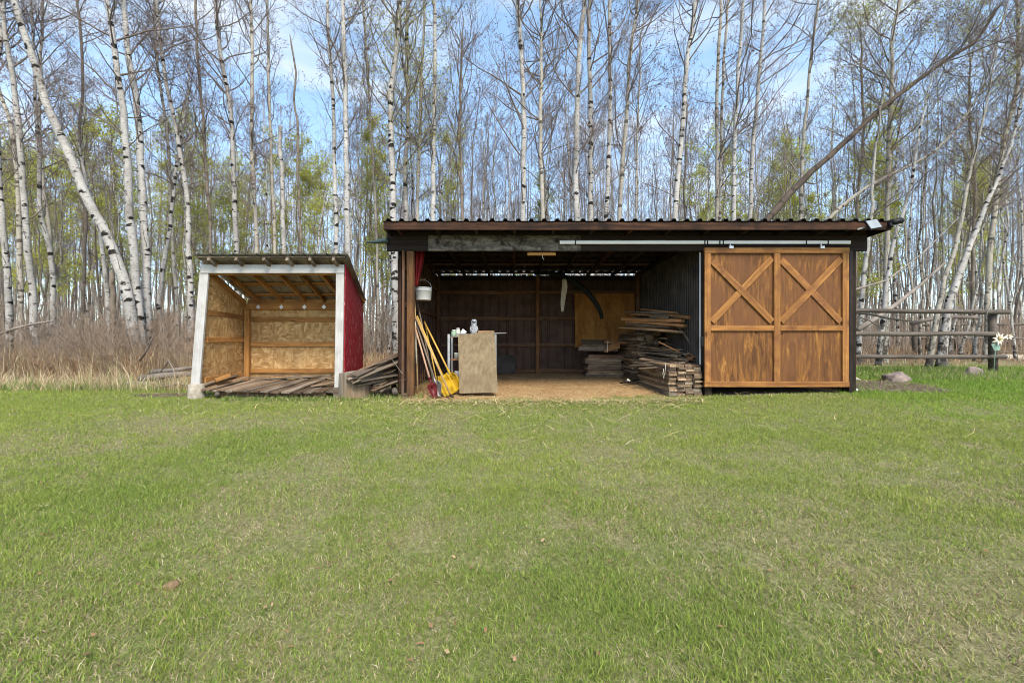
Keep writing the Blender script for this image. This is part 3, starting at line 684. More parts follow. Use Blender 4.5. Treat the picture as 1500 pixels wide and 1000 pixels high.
TR = [
 # left of the small shed
 (B_,'tall birch leaning left over dry grass, thickest of those left of the small shed',10.6,[(16,-14),(30,32),(45,75),(70,160),(100,220),(131,300),(150,330),(173,386),(186,428),(194,473),(201,510)],19,10,dict(n1=26,t0=.32)),
 (B_,'upright white birch crossing in front of the foot of the big leaning birch',10.9,[(155,-14),(165,60),(172,95),(178,150),(185,220),(192,330),(198,400),(205,470),(208,525)],15,8,dict(n1=35,t0=.4,Lmax=2.6)),
 (B_,'dark barked birch just right of the upright white birch beside the leaning one',11.1,[(180,-14),(190,90),(203,170),(207,280),(212,330),(214,420),(216,520)],15,8,dict(n1=33,t0=.42,Lmax=2.5,bmat='birch')),
 (B_,'slim pale birch midway between the paired birches and the small shed',12.2,[(228,-12),(238,90),(253,165),(262,215),(273,280),(277,380),(280,460),(277,510)],10,5,dict(n1=33)),
 (B_,'crooked short birch behind the paired birches leaning to the right',12.6,[(262,215),(252,306),(247,345),(240,385),(233,440),(235,490)],9,5,dict(n1=23,top=3,t0=.5)),
 (B_,'white birch rising behind the middle of the small shed roof',12.4,[(316,-12),(322,70),(333,130),(340,190),(342,260),(345,330),(347,400)],10,6,dict(n1=39,Lmax=2.6)),
 (A_,'grey aspen with purple twigs behind the small shed roof, second trunk from the white birch',12.9,[(366,-12),(370,60),(369,150),(370,250),(375,330),(376,420)],8,5,dict(n1=40,bmat='aspen',Lmax=2.3)),
 (A_,'thin grey aspen rising above the right half of the small shed roof',13.5,[(391,-10),(394,130),(397,220),(402,330),(403,430)],6,4,dict(n1=30,bmat='aspen')),
 (A_,'dead dark aspen with a crooked bare top above the small shed',13,[(426,62),(433,110),(431,150),(437,190),(436,250),(440,330),(441,420)],6,3,dict(n1=9,top=.4,bmat='greybark',Lmax=.9,k2=3,k3=2,buds=0)),
 (B_,'broken birch snag with a jagged top behind the small shed roof',12.8,[(411,185),(410,210),(413,260),(415,330),(417,430)],8,7,dict(snag=True,n1=3,Lmax=.5,k2=2,k3=1,buds=0)),
 (B_,'slim birch above the right end of the small shed roof',12.3,[(479,-12),(482,60),(487,130),(489,200),(492,330),(493,440)],9,5,dict(n1=30)),
 (B_,'white birch with black marks in the gap between the sheds, nearest the red wall',11.6,[(502,-12),(504,60),(506,140),(507,220),(508,300),(509,375),(510,480)],11,7,dict(n1=32,t0=.45)),
 (B_,'white birch near the left edge of the photo rising from dry grass',10.8,[(4,20),(15,90),(25,160),(36,300),(41,370),(45,400),(50,480),(53,528)],11,7,dict(n1=30)),
 (B_,'leftmost white birch at the very edge of the wood',10.7,[(-6,120),(-2,240),(3,316),(8,380),(12,420),(15,500)],11,7,dict(n1=30,top=5)),
 (B_,'mottled birch behind the two birches at the left edge',11.9,[(52,150),(57,230),(58,306),(70,350),(77,396),(78,470)],9,5,dict(n1=30,top=5)),
 (B_,'small birch leaning against the big leaning birch',11.5,[(132,290),(146,342),(152,385),(157,428),(161,500)],8,6,dict(n1=16,top=3,t0=.6)),
 (A_,'dark broken snag between the big leaning birch and the two left edge birches',11.3,[(164,398),(165,420),(166,450),(166,510)],9,8,dict(snag=True,n1=2,Lmax=.4,k2=2,k3=1,buds=0,bmat='greybark')),
 (A_,'grey aspen leaning left at the top left corner',12.6,[(-2,130),(12,170),(22,230),(27,300),(30,420)],8,6,dict(n1=26,bmat='aspen',top=5)),
 (A_,'slim aspen above the dry grass with dark side limbs',13.2,[(64,-10),(60,90),(57,190),(62,260),(71,330),(80,440)],7,4,dict(n1=35,bmat='aspen')),
 (A_,'forked grey aspen between the leaning birch and the paired birches at mid height',13.4,[(112,-8),(122,110),(116,200),(125,300),(122,440)],6,4,dict(n1=30,bmat='greybark')),
 (A_,'bare aspen between the slim pale birch and the white birch behind the small shed',13.1,[(287,-10),(290,90),(298,180),(302,260),(308,330),(310,440)],6,4,dict(n1=35,bmat='greybark')),
 (A_,'pale aspen right of the slim pale birch with purple twigs',13.3,[(226,10),(232,110),(246,200),(250,300),(258,430)],6,4,dict(n1=39,bmat='aspen')),
 # behind the open shed
 (B_,'big rough birch standing between the sheds close to the open shed corner',12.2,[(585,-12),(583,30),(580,80),(577,110),(572,140),(573,200),(576,300),(578,380),(580,470)],13,8,dict(n1=40,Lmax=2.6,leaves=1)),
 (B_,'white birch close behind the left corner of the open shed',12.7,[(598,-10),(596,67),(598,167),(594,233),(595,317),(590,400),(590,480)],9,6,dict(n1=32,leaves=1)),
 (A_,'slim aspen with some fresh leaves above the left end of the open shed roof',13,[(622,-10),(618,100),(615,187),(613,260),(612,317),(612,420)],7,4,dict(n1=32,leaves=1,bmat='aspen')),
 (B_,'straight white birch above the roof near its left end with mossy middle',12.6,[(636,-12),(637,100),(635,200),(635,317),(635,420)],9,6,dict(n1=30,leaves=1)),
 (A_,'small round crowned aspen with upswept twigs above the open shed roof',13,[(676,60),(675,133),(674,200),(677,317),(677,420)],6,4,dict(n1=30,t0=.5,Lmax=2.2,ang=.6,top=1.2,bmat='greybark',profile=.6)),
 (B_,'tall birch with long drooping limbs over the middle of the open shed roof',12.6,[(757,-12),(760,30),(763,67),(767,167),(767,233),(766,317),(766,420)],11,7,dict(n1=35,Lmax=3.0)),
 (A_,'bushy birch with dense dark twigs right of the tall birch over the roof middle',12.4,[(793,60),(793,133),(792,217),(795,310),(796,420)],9,5,dict(n1=53,t0=.45,Lmax=2.6,ang=.9,top=2,bmat='aspen')),
 (B_,'thick birch with blackened lower trunk above the roof, left of a close pair',12.5,[(857,-12),(855,20),(848,83),(845,167),(843,250),(845,320),(846,420)],13,8,dict(n1=40,Lmax=2.7)),
 (B_,'pale birch right of the close pair above the roof',12.8,[(864,-10),(862,33),(865,133),(865,233),(865,320),(866,420)],10,7,dict(n1=30,Lmax=2.4)),
 (B_,'slim white birch above the roof just right of the close pair',12.8,[(893,-12),(893,83),(893,183),(888,317),(887,420)],9,6,dict(n1=25)),
 (A_,'grey aspen slanting right at the top above the roof',12.9,[(935,-12),(931,30),(923,83),(915,200),(908,310),(905,420)],8,6,dict(n1=28,Lmax=2.4,bmat='aspen')),
 (A_,'thin aspen with sparse upper twigs standing before open sky above the roof',13.8,[(938,60),(937,133),(933,220),(932,320),(932,430)],4,3,dict(n1=32,t0=.5,top=1.2,bmat='aspen',Lmax=1.7)),
 (B_,'white birch leaning right above the right half of the open shed roof',12.5,[(1020,-12),(1016,25),(1007,83),(1002,150),(996,230),(989,310),(984,420)],10,7,dict(n1=33,Lmax=2.5)),
 (A_,'thin grey aspen above the left end of the open shed roof',13.6,[(530,-10),(535,50),(543,183),(550,300),(553,430)],5,4,dict(n1=32,bmat='aspen')),
 (A_,'grey aspen left of a cluster above the sliding door',12.7,[(1056,-12),(1053,60),(1050,133),(1050,230),(1050,300),(1050,420)],7,5,dict(n1=33,lean=(.7,0),bmat='aspen')),
 (A_,'aspen leaning right in the cluster above the sliding door',13,[(1067,-12),(1060,100),(1056,210),(1054,300),(1053,420)],6,4,dict(n1=35,lean=(.7,0),bmat='aspen',Lmax=2.5)),
 (B_,'pale birch in the middle of the cluster above the sliding door',12.7,[(1089,-12),(1084,70),(1080,133),(1075,233),(1075,313),(1075,420)],8,5,dict(n1=40,lean=(.8,0),Lmax=2.8)),
 (B_,'pale birch on the right of the cluster above the sliding door',12.8,[(1121,-12),(1120,17),(1113,100),(1103,217),(1098,317),(1095,420)],8,5,dict(n1=40,lean=(.9,0),Lmax=3.0)),
 (A_,'slender aspen standing alone before blue sky above the right end of the door',13,[(1200,-12),(1197,20),(1188,83),(1183,150),(1177,200),(1173,283),(1172,420)],7,4,dict(n1=21,t0=.45,Lmax=2.6,bmat='aspen',lean=(.3,0))),
 # right of the open shed
 (A_,'dark aspen leaning far right over the shed roof with limbs sweeping upward',12.2,[(1457,17),(1430,60),(1412,72),(1383,90),(1333,127),(1290,160),(1217,227),(1173,267),(1128,317),(1080,375),(1040,450)],15,5,dict(n1=17,t0=.26,Lmax=2.9,ang=1.0,up=.13,k2=6,k3=3,buds=0,top=.4,bmat='darkbark',dead=4)),
 (A_,'leafy aspen with mossy yellow trunk behind the right end of the roof',12.9,[(1322,-12),(1320,0),(1307,50),(1305,133),(1302,200),(1301,300),(1298,430)],9,5,dict(n1=53,t0=.35,Lmax=2.7,bmat='aspen',leaves=1,lean=(.3,0))),
 (A_,'pale bare aspen leaning low to the right beyond the lamp end of the roof',12.6,[(1452,95),(1423,157),(1390,200),(1357,230),(1273,273),(1217,317),(1170,380),(1140,450)],9,3,dict(n1=30,t0=.4,Lmax=2.4,up=.15,bmat='aspen',dead=3)),
 (B_,'white birch leaning right just beyond the lamp end of the open shed roof',12.0,[(1352,170),(1345,200),(1337,250),(1329,292),(1310,352),(1301,400),(1295,442),(1290,500)],9,3,dict(n1=30,t0=.45,top=3,lean=(.4,0))),
 (B_,'pale slanting birch behind the log fence, left of the dark one',11.6,[(1446,150),(1425,235),(1410,305),(1400,362),(1386,400),(1375,450),(1362,525)],9,3,dict(n1=30,t0=.45,top=3,bmat='aspen')),
 (B_,'blackened birch behind the log fence with peeling patches',11.7,[(1480,215),(1445,300),(1420,360),(1400,417),(1390,442),(1385,475),(1380,530)],14,4,dict(n1=30,t0=.45,top=3,lean=(.3,0),bmat='birch')),
 (B_,'grey birch seen between the door and the leaning birch beyond the fence',12.2,[(1275,330),(1270,370),(1266,400),(1262,450),(1258,510)],9,6,dict(n1=21,top=5,t0=.45)),
 (A_,'aspen at the right edge of the photo with pale upper trunk',13,[(1492,80),(1490,133),(1477,183),(1467,233),(1457,300),(1449,390),(1446,500)],9,6,dict(n1=44,Lmax=2.6,top=4,bmat='aspen',leaves=1)),
 (A_,'leafy slim aspen above the right end of the roof',13.4,[(1262,110),(1265,200),(1256,300),(1252,430)],6,4,dict(n1=40,t0=.4,Lmax=2.1,top=2,bmat='greybark',leaves=1)),
 (A_,'bushy leafy aspen between the fence post and the right edge of the photo',14,[(1420,180),(1428,280),(1425,380),(1428,500)],6,4,dict(n1=49,t0=.35,Lmax=2.4,top=4,bmat='greybark',leaves=1)),
]
def build_traced():
    for i, (kind, label, Y, pix, w0, w1, kw) in enumerate(TR):
        traced(kind, label, Y, pix, w0, w1, seed=100+i, **kw)
build_traced()
def proto(seed, H, r, kind):
    rng = np.random.default_rng(seed)
    n = 14; z = np.linspace(-.2,H,n); wob = np.cumsum(rng.normal(0,.09,(n,2)),axis=0)*(H/14)
    pts = np.stack([wob[:,0],wob[:,1],z],-1); rad = r*(1-np.clip(z/H,0,1)*.85)
    if kind == 'leafy': kw = dict(n1=33,t0=.28,Lmax=H*.15,k2=5,k3=3,leaves=2,leaf=.075,buds=0,tip=.005,dead=5)
    elif kind == 'birch': kw = dict(n1=23,t0=.38,Lmax=H*.15,k2=4,k3=4,tip=.0045,dead=9)
    else: kw = dict(n1=25,t0=.36,Lmax=H*.15,k2=4,k3=4,tip=.0045,dead=8)
    return make_tree(rng, pts, rad, sides=7, **kw)
def mid_wood():
    spec = [('birch_tree','birch','birch','branch',.066),('aspen_tree','bare','aspen','branch_pale',.058),('aspen_tree','bare','greybark','branch',.055),('young_poplar','leafy','greybark','branch_pale',.048)]
    lab = {0:'slender white birch deep in the wood behind the nearer trunks',1:'pale bare aspen deep in the wood behind the nearer trunks',2:'dark grey bare aspen deep in the wood behind the nearer trunks',3:'young poplar in fresh yellow green leaf deep in the wood'}
    grp = {0:'birches deep in the wood',1:'pale aspens deep in the wood',2:'dark aspens deep in the wood',3:'young poplars in fresh leaf'}
    rng = np.random.default_rng(5)
    protos = {}
    for s, (kind, k, bm, cm, r) in enumerate(spec):
        protos[s] = []
        for j in range(4 if s < 3 else 4):
            parts = proto(300+s*10+j, 9.5 if s == 3 else 13.0, r, k)
            ms = []
            for nm, mt in (('trunk',M[bm]),('crown',M[cm]),('buds',M['bud']),('foliage',M['leaf'])):
                if nm in parts:
                    me = np_mesh(nm, parts[nm][0], parts[nm][1], smooth=(nm == 'trunk')); me.materials.append(mt)
                    if nm == 'trunk': bark_attr(me, parts[nm][2])
                    ms.append((nm, me))
            protos[s].append(ms)
    spots = []
    tries = 0
    while len(spots) < 235 and tries < 9000:
        tries += 1
        y = 13.2+16*rng.uniform()**1.25; x = rng.uniform(-1.22,1.22)*y
        if y < 14 and -2 < x < 6: continue
        if any((x-a)**2+(y-b)**2 < .55**2 for a, b, _ in spots): continue
        # leafy mass at the left and right, bare in the middle
        px = 750+x*S/y
        pl = .36 if px < 560 else (.07 if px < 1080 else .17)
        u = rng.uniform()
        s = 3 if (u < pl and y > 15) else rng.choice([0,1,2], p=[.34,.36,.30])
        spots.append((x,y,s))
    for x, y, s in spots:
        ms = protos[s][rng.integers(len(protos[s]))]
        Hp = 9.5 if s == 3 else 13.0
        sc = min((500-(rng.uniform(165,330) if s == 3 else rng.uniform(70,300)))*y/S+.8, 15)/Hp
        rt = root(spec[s][0], lab[s], 'tree', (x,y,gz(x,y)), grp[s])
        rt.rotation_euler = (rng.normal(0,.035),rng.normal(0,.035),rng.uniform(0,6.28)); wd = max(sc,.72)*rng.uniform(.85,1.1); rt.scale = (wd,wd,sc)
        for nm, me in ms:
            o = bpy.data.objects.new(nm, me); C.objects.link(o); o.parent = rt
mid_wood()
def far_wood():
    """the mass of thin trunks far behind, one object"""
    rng = np.random.default_rng(9)
    n = 1000
    y = 27+45*rng.uniform(0,1,n)**.9; x = rng.uniform(-1.3,1.3,n)*y; z = ground_z(x,y)
    H = (500-rng.uniform(130,330,n))*y/S*rng.uniform(.85,1,n); K = 7; t = np.linspace(0,1,K)
    lean = rng.normal(0,.05,(n,2))
    PT = np.empty((n,K,3)); wob = np.cumsum(rng.normal(0,.09,(n,K,2)),axis=1)
    PT[:,:,0] = x[:,None]+lean[:,:1]*H[:,None]*t+wob[:,:,0]; PT[:,:,1] = y[:,None]+lean[:,1:]*H[:,None]*t+wob[:,:,1]; PT[:,:,2] = z[:,None]+H[:,None]*t
    R = (rng.uniform(.04,.095,n)[:,None])*(1-.85*t)[None]
    V, F = tubes(PT, R, 5); Vs=[V]; Fs=[F]; o = len(V)
    q, dq, lq, rq = sub_branches(rng, PT, R, 16, .3, .98, .7, .16, H)
    b1, R1 = grow(rng, q, dq, lq, np.minimum(np.maximum(rq*.5,.008),.02), 4, .08, .1, .008); V,F = tubes(b1,R1,3); Vs.append(V); Fs.append(F+o); nb = len(V); o += nb
    q, dq, lq, rq = sub_branches(rng, b1, R1, 4, .2, 1, .7, .5, lq)
    b2, R2 = grow(rng, q, dq, lq, np.full(len(q),.008), 3, .08, .12, .007); V,F = tubes(b2,R2,3); Vs.append(V); Fs.append(F+o)
    V = np.concatenate(Vs); me = np_mesh('far_wood', V, np.concatenate(Fs))
    nt_ = n*K*5
    col = np.empty((len(V),3)); tc = pal(n, [(.34,.32,.29),(.24,.21,.18),(.15,.125,.105)], [.35,.35,.3]); col[:nt_] = np.repeat(tc, K*5, axis=0)
    col[nt_:] = np.array([.16,.135,.12])*rng.uniform(.8,1.2,(len(V)-nt_,1))
    set_tint(me, col)
    o = link('far_wood', me, M['drystem']); tag(o, 'mass of thin bare trunks and twigs far back in the wood', 'woodland', None, 'stuff')
far_wood()
def brush():
    """tangle of bare shrub stems under the trees"""
    rng = np.random.default_rng(21)
    n = 3600
    y = 11.9+26*rng.uniform(0,1,n)**1.3; x = rng.uniform(-1.28,1.28,n)*y
    e = rng.uniform(0,1,n) < .20
    y = np.where(e, rng.uniform(9.6,12,n), y); x = np.where(e, rng.uniform(-13,-4.6,n), x)
    far = rng.uniform(30,85,2600); x = np.concatenate([x, rng.uniform(-1.3,1.3,2600)*far]); y = np.concatenate([y, far])
    k = ~((x > 6) & (y < 16) & (rng.uniform(0,1,len(x)) < .75)) & ~((x > -2.3) & (x < 6.3) & (y < 12.0)); x=x[k]; y=y[k]; n=len(x)
    L = rng.uniform(.7,2.5,n)*np.where(y < 12,.75,1)*np.where(y > 30,1.7,1)*(.55+.9*fbm(x*.4,y*.4,91)); d = np.stack([rng.normal(0,.3,n),rng.normal(0,.3,n),np.ones(n)],-1)
    b, R = grow(rng, np.stack([x,y,ground_z(x,y)-.05],-1), d, L, rng.uniform(.006,.014,n)*np.where(y > 30,3,1), 6, .03, .10, .004)
    V,F = tubes(b,R,3); Vs=[V];Fs=[F];o=len(V)
    q,dq,lq,rq = sub_branches(rng,b,R,6,.2,.95,.6,.4,L); b2,R2 = grow(rng,q,dq,lq,np.full(len(q),.0055),4,.05,.13,.004); V,F=tubes(b2,R2,3); Vs.append(V);Fs.append(F+o);o+=len(V)
    q,dq,lq,rq = sub_branches(rng,b2,R2,2,.2,.95,.6,.5,lq); b3,R3 = grow(rng,q,dq,lq,np.full(len(q),.0045),3,.05,.13,.004); V,F=tubes(b3,R3,3); Vs.append(V);Fs.append(F+o)
    V = np.concatenate(Vs); me = np_mesh('bare_brush', V, np.concatenate(Fs))
    c = fbm(V[:,0]*.5,V[:,1]*.5,95)[:,None]
    col = np.array([.29,.25,.215])*(1-c)+np.array([.36,.25,.165])*c
    set_tint(me, col*np.repeat(rng.uniform(.75,1.25,(len(V)//3+1,1)),3,axis=0)[:len(V)])
    o = link('bare_brush', me, M['drystem']); tag(o, 'tangle of bare brown shrub stems under the trees', 'brush', None, 'stuff')
brush()

# ------------------------------------------------------------------ the open pole shed
YF = 7.36; YB = 11.15
def rib_sheet(name, length, width, pitch, ribw, ribh, mat, parent, M4, th=.0015, ends=0):
    """ribbed metal: ribs run along local Y (length), profile along local X (width); sheet faces +Z"""
    prof = []; x = 0
    while x < width-1e-6:
        e = min(x+pitch, width)
        for dx, z in ((0,0),(pitch*.5-ribw*.5,0),(pitch*.5-ribw*.28,ribh),(pitch*.5+ribw*.28,ribh),(pitch*.5+ribw*.5,0)):
            if x+dx < e-1e-6: prof.append((x+dx, z))
        x += pitch
    prof.append((width, 0))
    n = len(prof); V = []; F = []
    ys = np.linspace(0,length,4)
    for off in (0,-th):
        for y in ys:
            for (px_, z) in prof: V.append((px_-width/2, y-length/2, z+off))
    k = len(ys)
    for s in range(2):
        for j in range(k-1):
            for i in range(n-1):
                a = s*n*k+j*n+i; q = (a,a+1,a+n+1,a+n); F.append(q if s == 0 else q[::-1])
    for j in (0,k-1):
        for i in range(n-1):
            a = j*n+i; F.append((a,a+n*k,a+n*k+1,a+1))
    return link(name, pd_mesh(name, V, F), mat, parent, M4)
def roof_z(y): return 2.862-.033*(y-6.95)
shed = root('pole_shed', 'long open pole shed with dark metal roof, ribbed metal walls and a brown sliding door', 'shed', (1.9, 9.2, .07))
rx0, rx1 = -2.063, 6.06
ang = math.atan(-.033)
rib_sheet('roof', 4.32, rx1-rx0, .206, .085, .038, M['metalroof'], shed, Matrix.Translation(((rx0+rx1)/2, 9.09, roof_z(9.09)+.003)) @ Matrix.Rotation(ang,4,'X'))
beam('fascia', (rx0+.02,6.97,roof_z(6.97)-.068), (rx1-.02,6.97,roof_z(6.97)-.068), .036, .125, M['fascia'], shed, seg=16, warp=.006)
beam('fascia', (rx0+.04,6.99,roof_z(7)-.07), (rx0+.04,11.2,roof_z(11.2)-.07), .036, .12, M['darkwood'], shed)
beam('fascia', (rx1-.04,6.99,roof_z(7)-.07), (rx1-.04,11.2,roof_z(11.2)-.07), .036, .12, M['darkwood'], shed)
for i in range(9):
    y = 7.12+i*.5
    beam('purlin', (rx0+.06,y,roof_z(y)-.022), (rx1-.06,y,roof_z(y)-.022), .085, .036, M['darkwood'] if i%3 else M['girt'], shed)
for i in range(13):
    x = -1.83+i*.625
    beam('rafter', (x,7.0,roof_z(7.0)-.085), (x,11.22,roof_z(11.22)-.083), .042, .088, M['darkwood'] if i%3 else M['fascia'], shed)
# header
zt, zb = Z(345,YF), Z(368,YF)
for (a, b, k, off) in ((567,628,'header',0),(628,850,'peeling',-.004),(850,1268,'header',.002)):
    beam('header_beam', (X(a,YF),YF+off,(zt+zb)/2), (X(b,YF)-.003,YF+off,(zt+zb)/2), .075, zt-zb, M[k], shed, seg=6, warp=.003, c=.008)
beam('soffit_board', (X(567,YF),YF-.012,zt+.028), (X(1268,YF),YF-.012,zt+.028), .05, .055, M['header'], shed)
# sliding door track and hangers on the header
tr0, tr1 = X(820,7.27), X(1246,7.27)
beam('track', (tr0,7.285,Z(355,7.285)), (tr1,7.285,Z(355,7.285)), .045, .062, M['track'], shed, c=.012)
for px in (843,1033,1037,1055,1060,1182,1214):
    beam('track_bracket', (X(px,7.25),7.262,Z(350,7.25)), (X(px,7.25),7.262,Z(359,7.25)), .02, .008, M['blackmetal'], shed)
# posts
beam('post', (X(601,YF),YF+.03,-.15), (X(601,YF),YF+.03,zb-.003), .115, .115, M['brownpost'], shed, seg=5, warp=.004, c=.008)
beam('post', (X(590.5,YF),YF-.02,-.1), (X(591.5,YF),YF-.02,zb), .04, .05, M['girt'], shed)
beam('post', (3.285,YF-.0,-.1), (3.285,YF-.0,zb-.003), .11, .11, M['darkwood'], shed)
beam('post', (5.70,YF,-.1), (5.70,YF,zb-.003), .11, .11, M['darkwood'], shed)
slab('corner_trim', X(1243.5,7.28), X(1248.5,7.28), 7.27, 7.45, .0, zb, M['metalroof'], shed)
slab('post_footing', X(595,7.3)-.05, X(595,7.3)+.03, 7.26, 7.34, -.1, .09, M['weathered_brown'], shed)
# walls
wz0 = .1; wz1 = 2.635
rib_sheet('back_wall', wz1-wz0, 7.6, .21, .06, .036, M['metalwall'], shed, Matrix.Translation((1.9,YB,(wz0+wz1)/2)) @ Matrix.Rotation(math.radians(90),4,'X'))
rib_sheet('side_wall', wz1-wz0+.05, YB-YF-.1, .21, .05, .022, M['metalwall'], shed, Matrix.Translation((-1.93,(YB+YF)/2,(wz0+wz1)/2)) @ Matrix.Rotation(math.radians(90),4,'Y') @ Matrix.Rotation(math.radians(90),4,'Z'))
rib_sheet('partition_wall', wz1-wz0+.06, YB-YF-.12, .105, .045, .020, M['metalgrey'], shed, Matrix.Translation((3.27,(YB+YF)/2+.03,(wz0+wz1)/2+.02)) @ Matrix.Rotation(math.radians(-90),4,'Y') @ Matrix.Rotation(math.radians(90),4,'Z'))
rib_sheet('side_wall', wz1-wz0+.05, YB-YF-.1, .21, .05, .022, M['metalwall'], shed, Matrix.Translation((5.77,(YB+YF)/2,(wz0+wz1)/2)) @ Matrix.Rotation(math.radians(90),4,'Y') @ Matrix.Rotation(math.radians(90),4,'Z'))
beam('edge_trim', (X(1025.5,7.40),7.40,.40), (X(1025.5,7.40),7.40,zb-.01), .022, .012, M['track'], shed)
for x in (-1.86,.645,3.17):
    beam('wall_post', (x,YB-.10,.02), (x,YB-.10,2.60), .095, .09, M['girt'] if x != .645 else M['brownpost'], shed)
for (py, k) in ((428,'girt'),(466.5,'girt'),(505,'girt'),(542.5,'girt')):
    z = Z(py,YB-.05)
    for (a,b) in ((-1.81,.596),(.694,3.12)):
        beam('girt', (a,YB-.062,z), (b,YB-.062,z), .04, .09, M[k], shed, seg=4, warp=.004)
beam('wall_plate', (-1.9,YB-.07,2.55), (3.2,YB-.07,2.55), .06, .10, M['darkwood'], shed)
for z in (.9,1.6,2.25):
    beam('girt', (-1.885,YF+.2,z), (-1.885,YB-.15,z), .04, .085, M['girt'], shed)
slab('hanger_board', X(773,7.3), X(815,7.3), 7.40, 7.45, Z(374,7.42), Z(370,7.42), M['fresh'], shed)
tube_obj('hook', [(X(795,7.42),7.42,Z(373,7.42)),(X(795,7.42),7.42,Z(378,7.42)),(X(796.5,7.42),7.41,Z(380,7.42))], .005, M['track'], shed, 6)
beam('bucket_peg', (-1.9,7.9,2.045), (-1.56,7.9,2.07), .03, .03, M['weathered_brown'], shed)
# pointed metal end sticking out at the left of the header
tube_obj('gutter_spout', [(X(535,7.3),7.3,Z(355,7.3)),(X(548,7.3),7.3,Z(354.4,7.3)),(X(562,7.3),7.3,Z(352.8,7.3)),(X(569,7.3),7.3,Z(352.5,7.3))], [.008,.03,.048,.055], M['fin'], shed, 8)
# sliding door
YD = 7.235
dx0, dx1 = X(1031.5,YD), X(1243,YD); dz0, dz1 = Z(566.5,YD), Z(363,YD)
door = slab('sliding_door', dx0+.02, dx1-.02, YD+.02, YD+.034, dz0+.02, dz1-.02, M['doorpanel'], shed)
def dbeam(nm, a, b, w, d, y, mk='doorframe', c=.005, warp=.0015):
    return beam(nm, (X(a[0],YD),y,Z(a[1],YD)), (X(b[0],YD),y,Z(b[1],YD)), d, w/88.5, M[mk], door, c=c, seg=5, warp=warp, up=(0,-1,0) if abs(a[0]-b[0]) < 2 else (0,0,1)) if abs(a[0]-b[0]) >= 2 else \
           beam(nm, (X(a[0],YD),y,Z(a[1],YD)), (X(b[0],YD),y,Z(b[1],YD)), w/88.5, d, M[mk], door, c=c, seg=5, warp=warp, up=(0,-1,0))
dbeam('top_rail', (1031.5,367), (1243,367), 8.2, .042, YD)
dbeam('bottom_rail', (1031.5,562.5), (1243,562.5), 8.2, .042, YD)
dbeam('stile', (1036.3,558.2), (1036.3,371.3), 9.2, .040, YD+.001)
dbeam('stile', (1238.2,558.2), (1238.2,371.3), 9.2, .040, YD+.001)
dbeam('stile', (1137.7,558.2), (1137.7,371.3), 9.2, .041, YD+.0)
dbeam('middle_rail', (1041.2,480.6), (1132.9,480.6), 8, .036, YD+.003)
dbeam('middle_rail', (1142.6,480.6), (1233.4,480.6), 8, .036, YD+.003)
dbeam('brace', (1043,382), (1131,471), 9.5, .030, YD+.004)
dbeam('brace', (1131,378), (1043,471), 9.5, .024, YD+.009)
dbeam('brace', (1144,471), (1232,379), 9.5, .030, YD+.004)
dbeam('brace', (1144,380), (1232,471), 9.5, .024, YD+.009)
for px in (1070,1203):
    beam('hanger', (X(px-3,YD),YD-.02,Z(362.5,YD)), (X(px+3,YD),YD-.02,Z(362.5,YD)), .03, .05, M['galv'], door)
    beam('hanger', (X(px,YD),YD+.005,Z(364,YD)), (X(px,YD),YD+.005,Z(356,YD)), .02, .012, M['galv'], door, up=(0,-1,0))
beam('latch', (X(1027,YD),YD+.02,Z(500,YD)), (X(1034,YD),YD+.005,Z(500,YD)), .02, .16, M['blackmetal'], door)
# lamps on the roof end
fl = root('flood_light', 'square pale solar flood light under the right end of the shed roof edge', 'lamp', tuple(P(1279,330,6.88)))
Mx = Matrix.Translation(P(1279,329,6.84)) @ Matrix.Rotation(math.radians(-25),4,'X') @ Matrix.Rotation(math.radians(-12),4,'Y')
V,F = chamfer_bar(.205,.03,.175,.01); link('housing', pd_mesh('housing',V,F), M['black'], fl, Mx)
V,F = chamfer_bar(.185,.012,.155,.004); link('lens', pd_mesh('lens',V,F), M['lampglass'], fl, Mx @ Matrix.Translation((0,-.013,0)))
beam('arm', P(1283,327,6.87), P(1287,330,6.98), .02, .03, M['black'], fl)
beam('bracket', P(1256,336,6.92), P(1274,331,6.88), .012, .03, M['greymetal'], fl)
sl = root('security_lamp', 'black motion lamp sticking out beyond the right tip of the shed roof', 'lamp', tuple(P(1308,330,6.95)))
tube_obj('arm', [P(1300,328,6.96),P(1306,326,6.93),P(1310,324,6.92)], .022, M['black'], sl, 8)
tube_obj('head', [P(1306,326.5,6.92),P(1309,325.5,6.92),P(1320,323,6.90),P(1324,323,6.90)], [.03,.045,.05,.022], M['black'], sl, 10)
tube_obj('sensor', [P(1304,327,6.92),P(1305.5,333,6.90)], [.022,.03], M['black'], sl, 8)

# ------------------------------------------------------------------ small lean-to shed
YL = 7.35; YLB = 8.6
ls = root('lean_to_shelter', 'small open shelter of strand board with worn white trim and red painted side', 'shed', (-4.05, 7.95, .03))
def lroof(y): return 2.375-.385*(y-7.1)
la = math.atan(-.385)
lr = rib_sheet('roof', 1.60/math.cos(la), 2.53, .19, .04, .014, M['tinroof'], ls, Matrix.Translation((-3.925,7.89,lroof(7.89))) @ Matrix.Rotation(la,4,'X'))
for v in lr.data.vertices:            # the shelter narrows a little to the back
    if v.co.x > 0: v.co.x *= 1-.235/1.265*(v.co.y/1.72+.5)
beam('front_beam', (X(296.5,YL),YL-.03,2.168), (X(505.5,YL),YL-.03,2.168), .035, .142, M['white'], ls, seg=6, warp=.003)
beam('front_post', (X(286.3,YL),YL-.012,.03), (X(300.5,YL),YL-.012,2.098), .15, .04, M['white'], ls, up=(0,-1,0), seg=5, warp=.003)
beam('front_post', (X(496.5,YL),YL-.012,.19), (X(499,YL),YL-.012,2.098), .135, .04, M['white'], ls, up=(0,-1,0), seg=5, warp=.003)
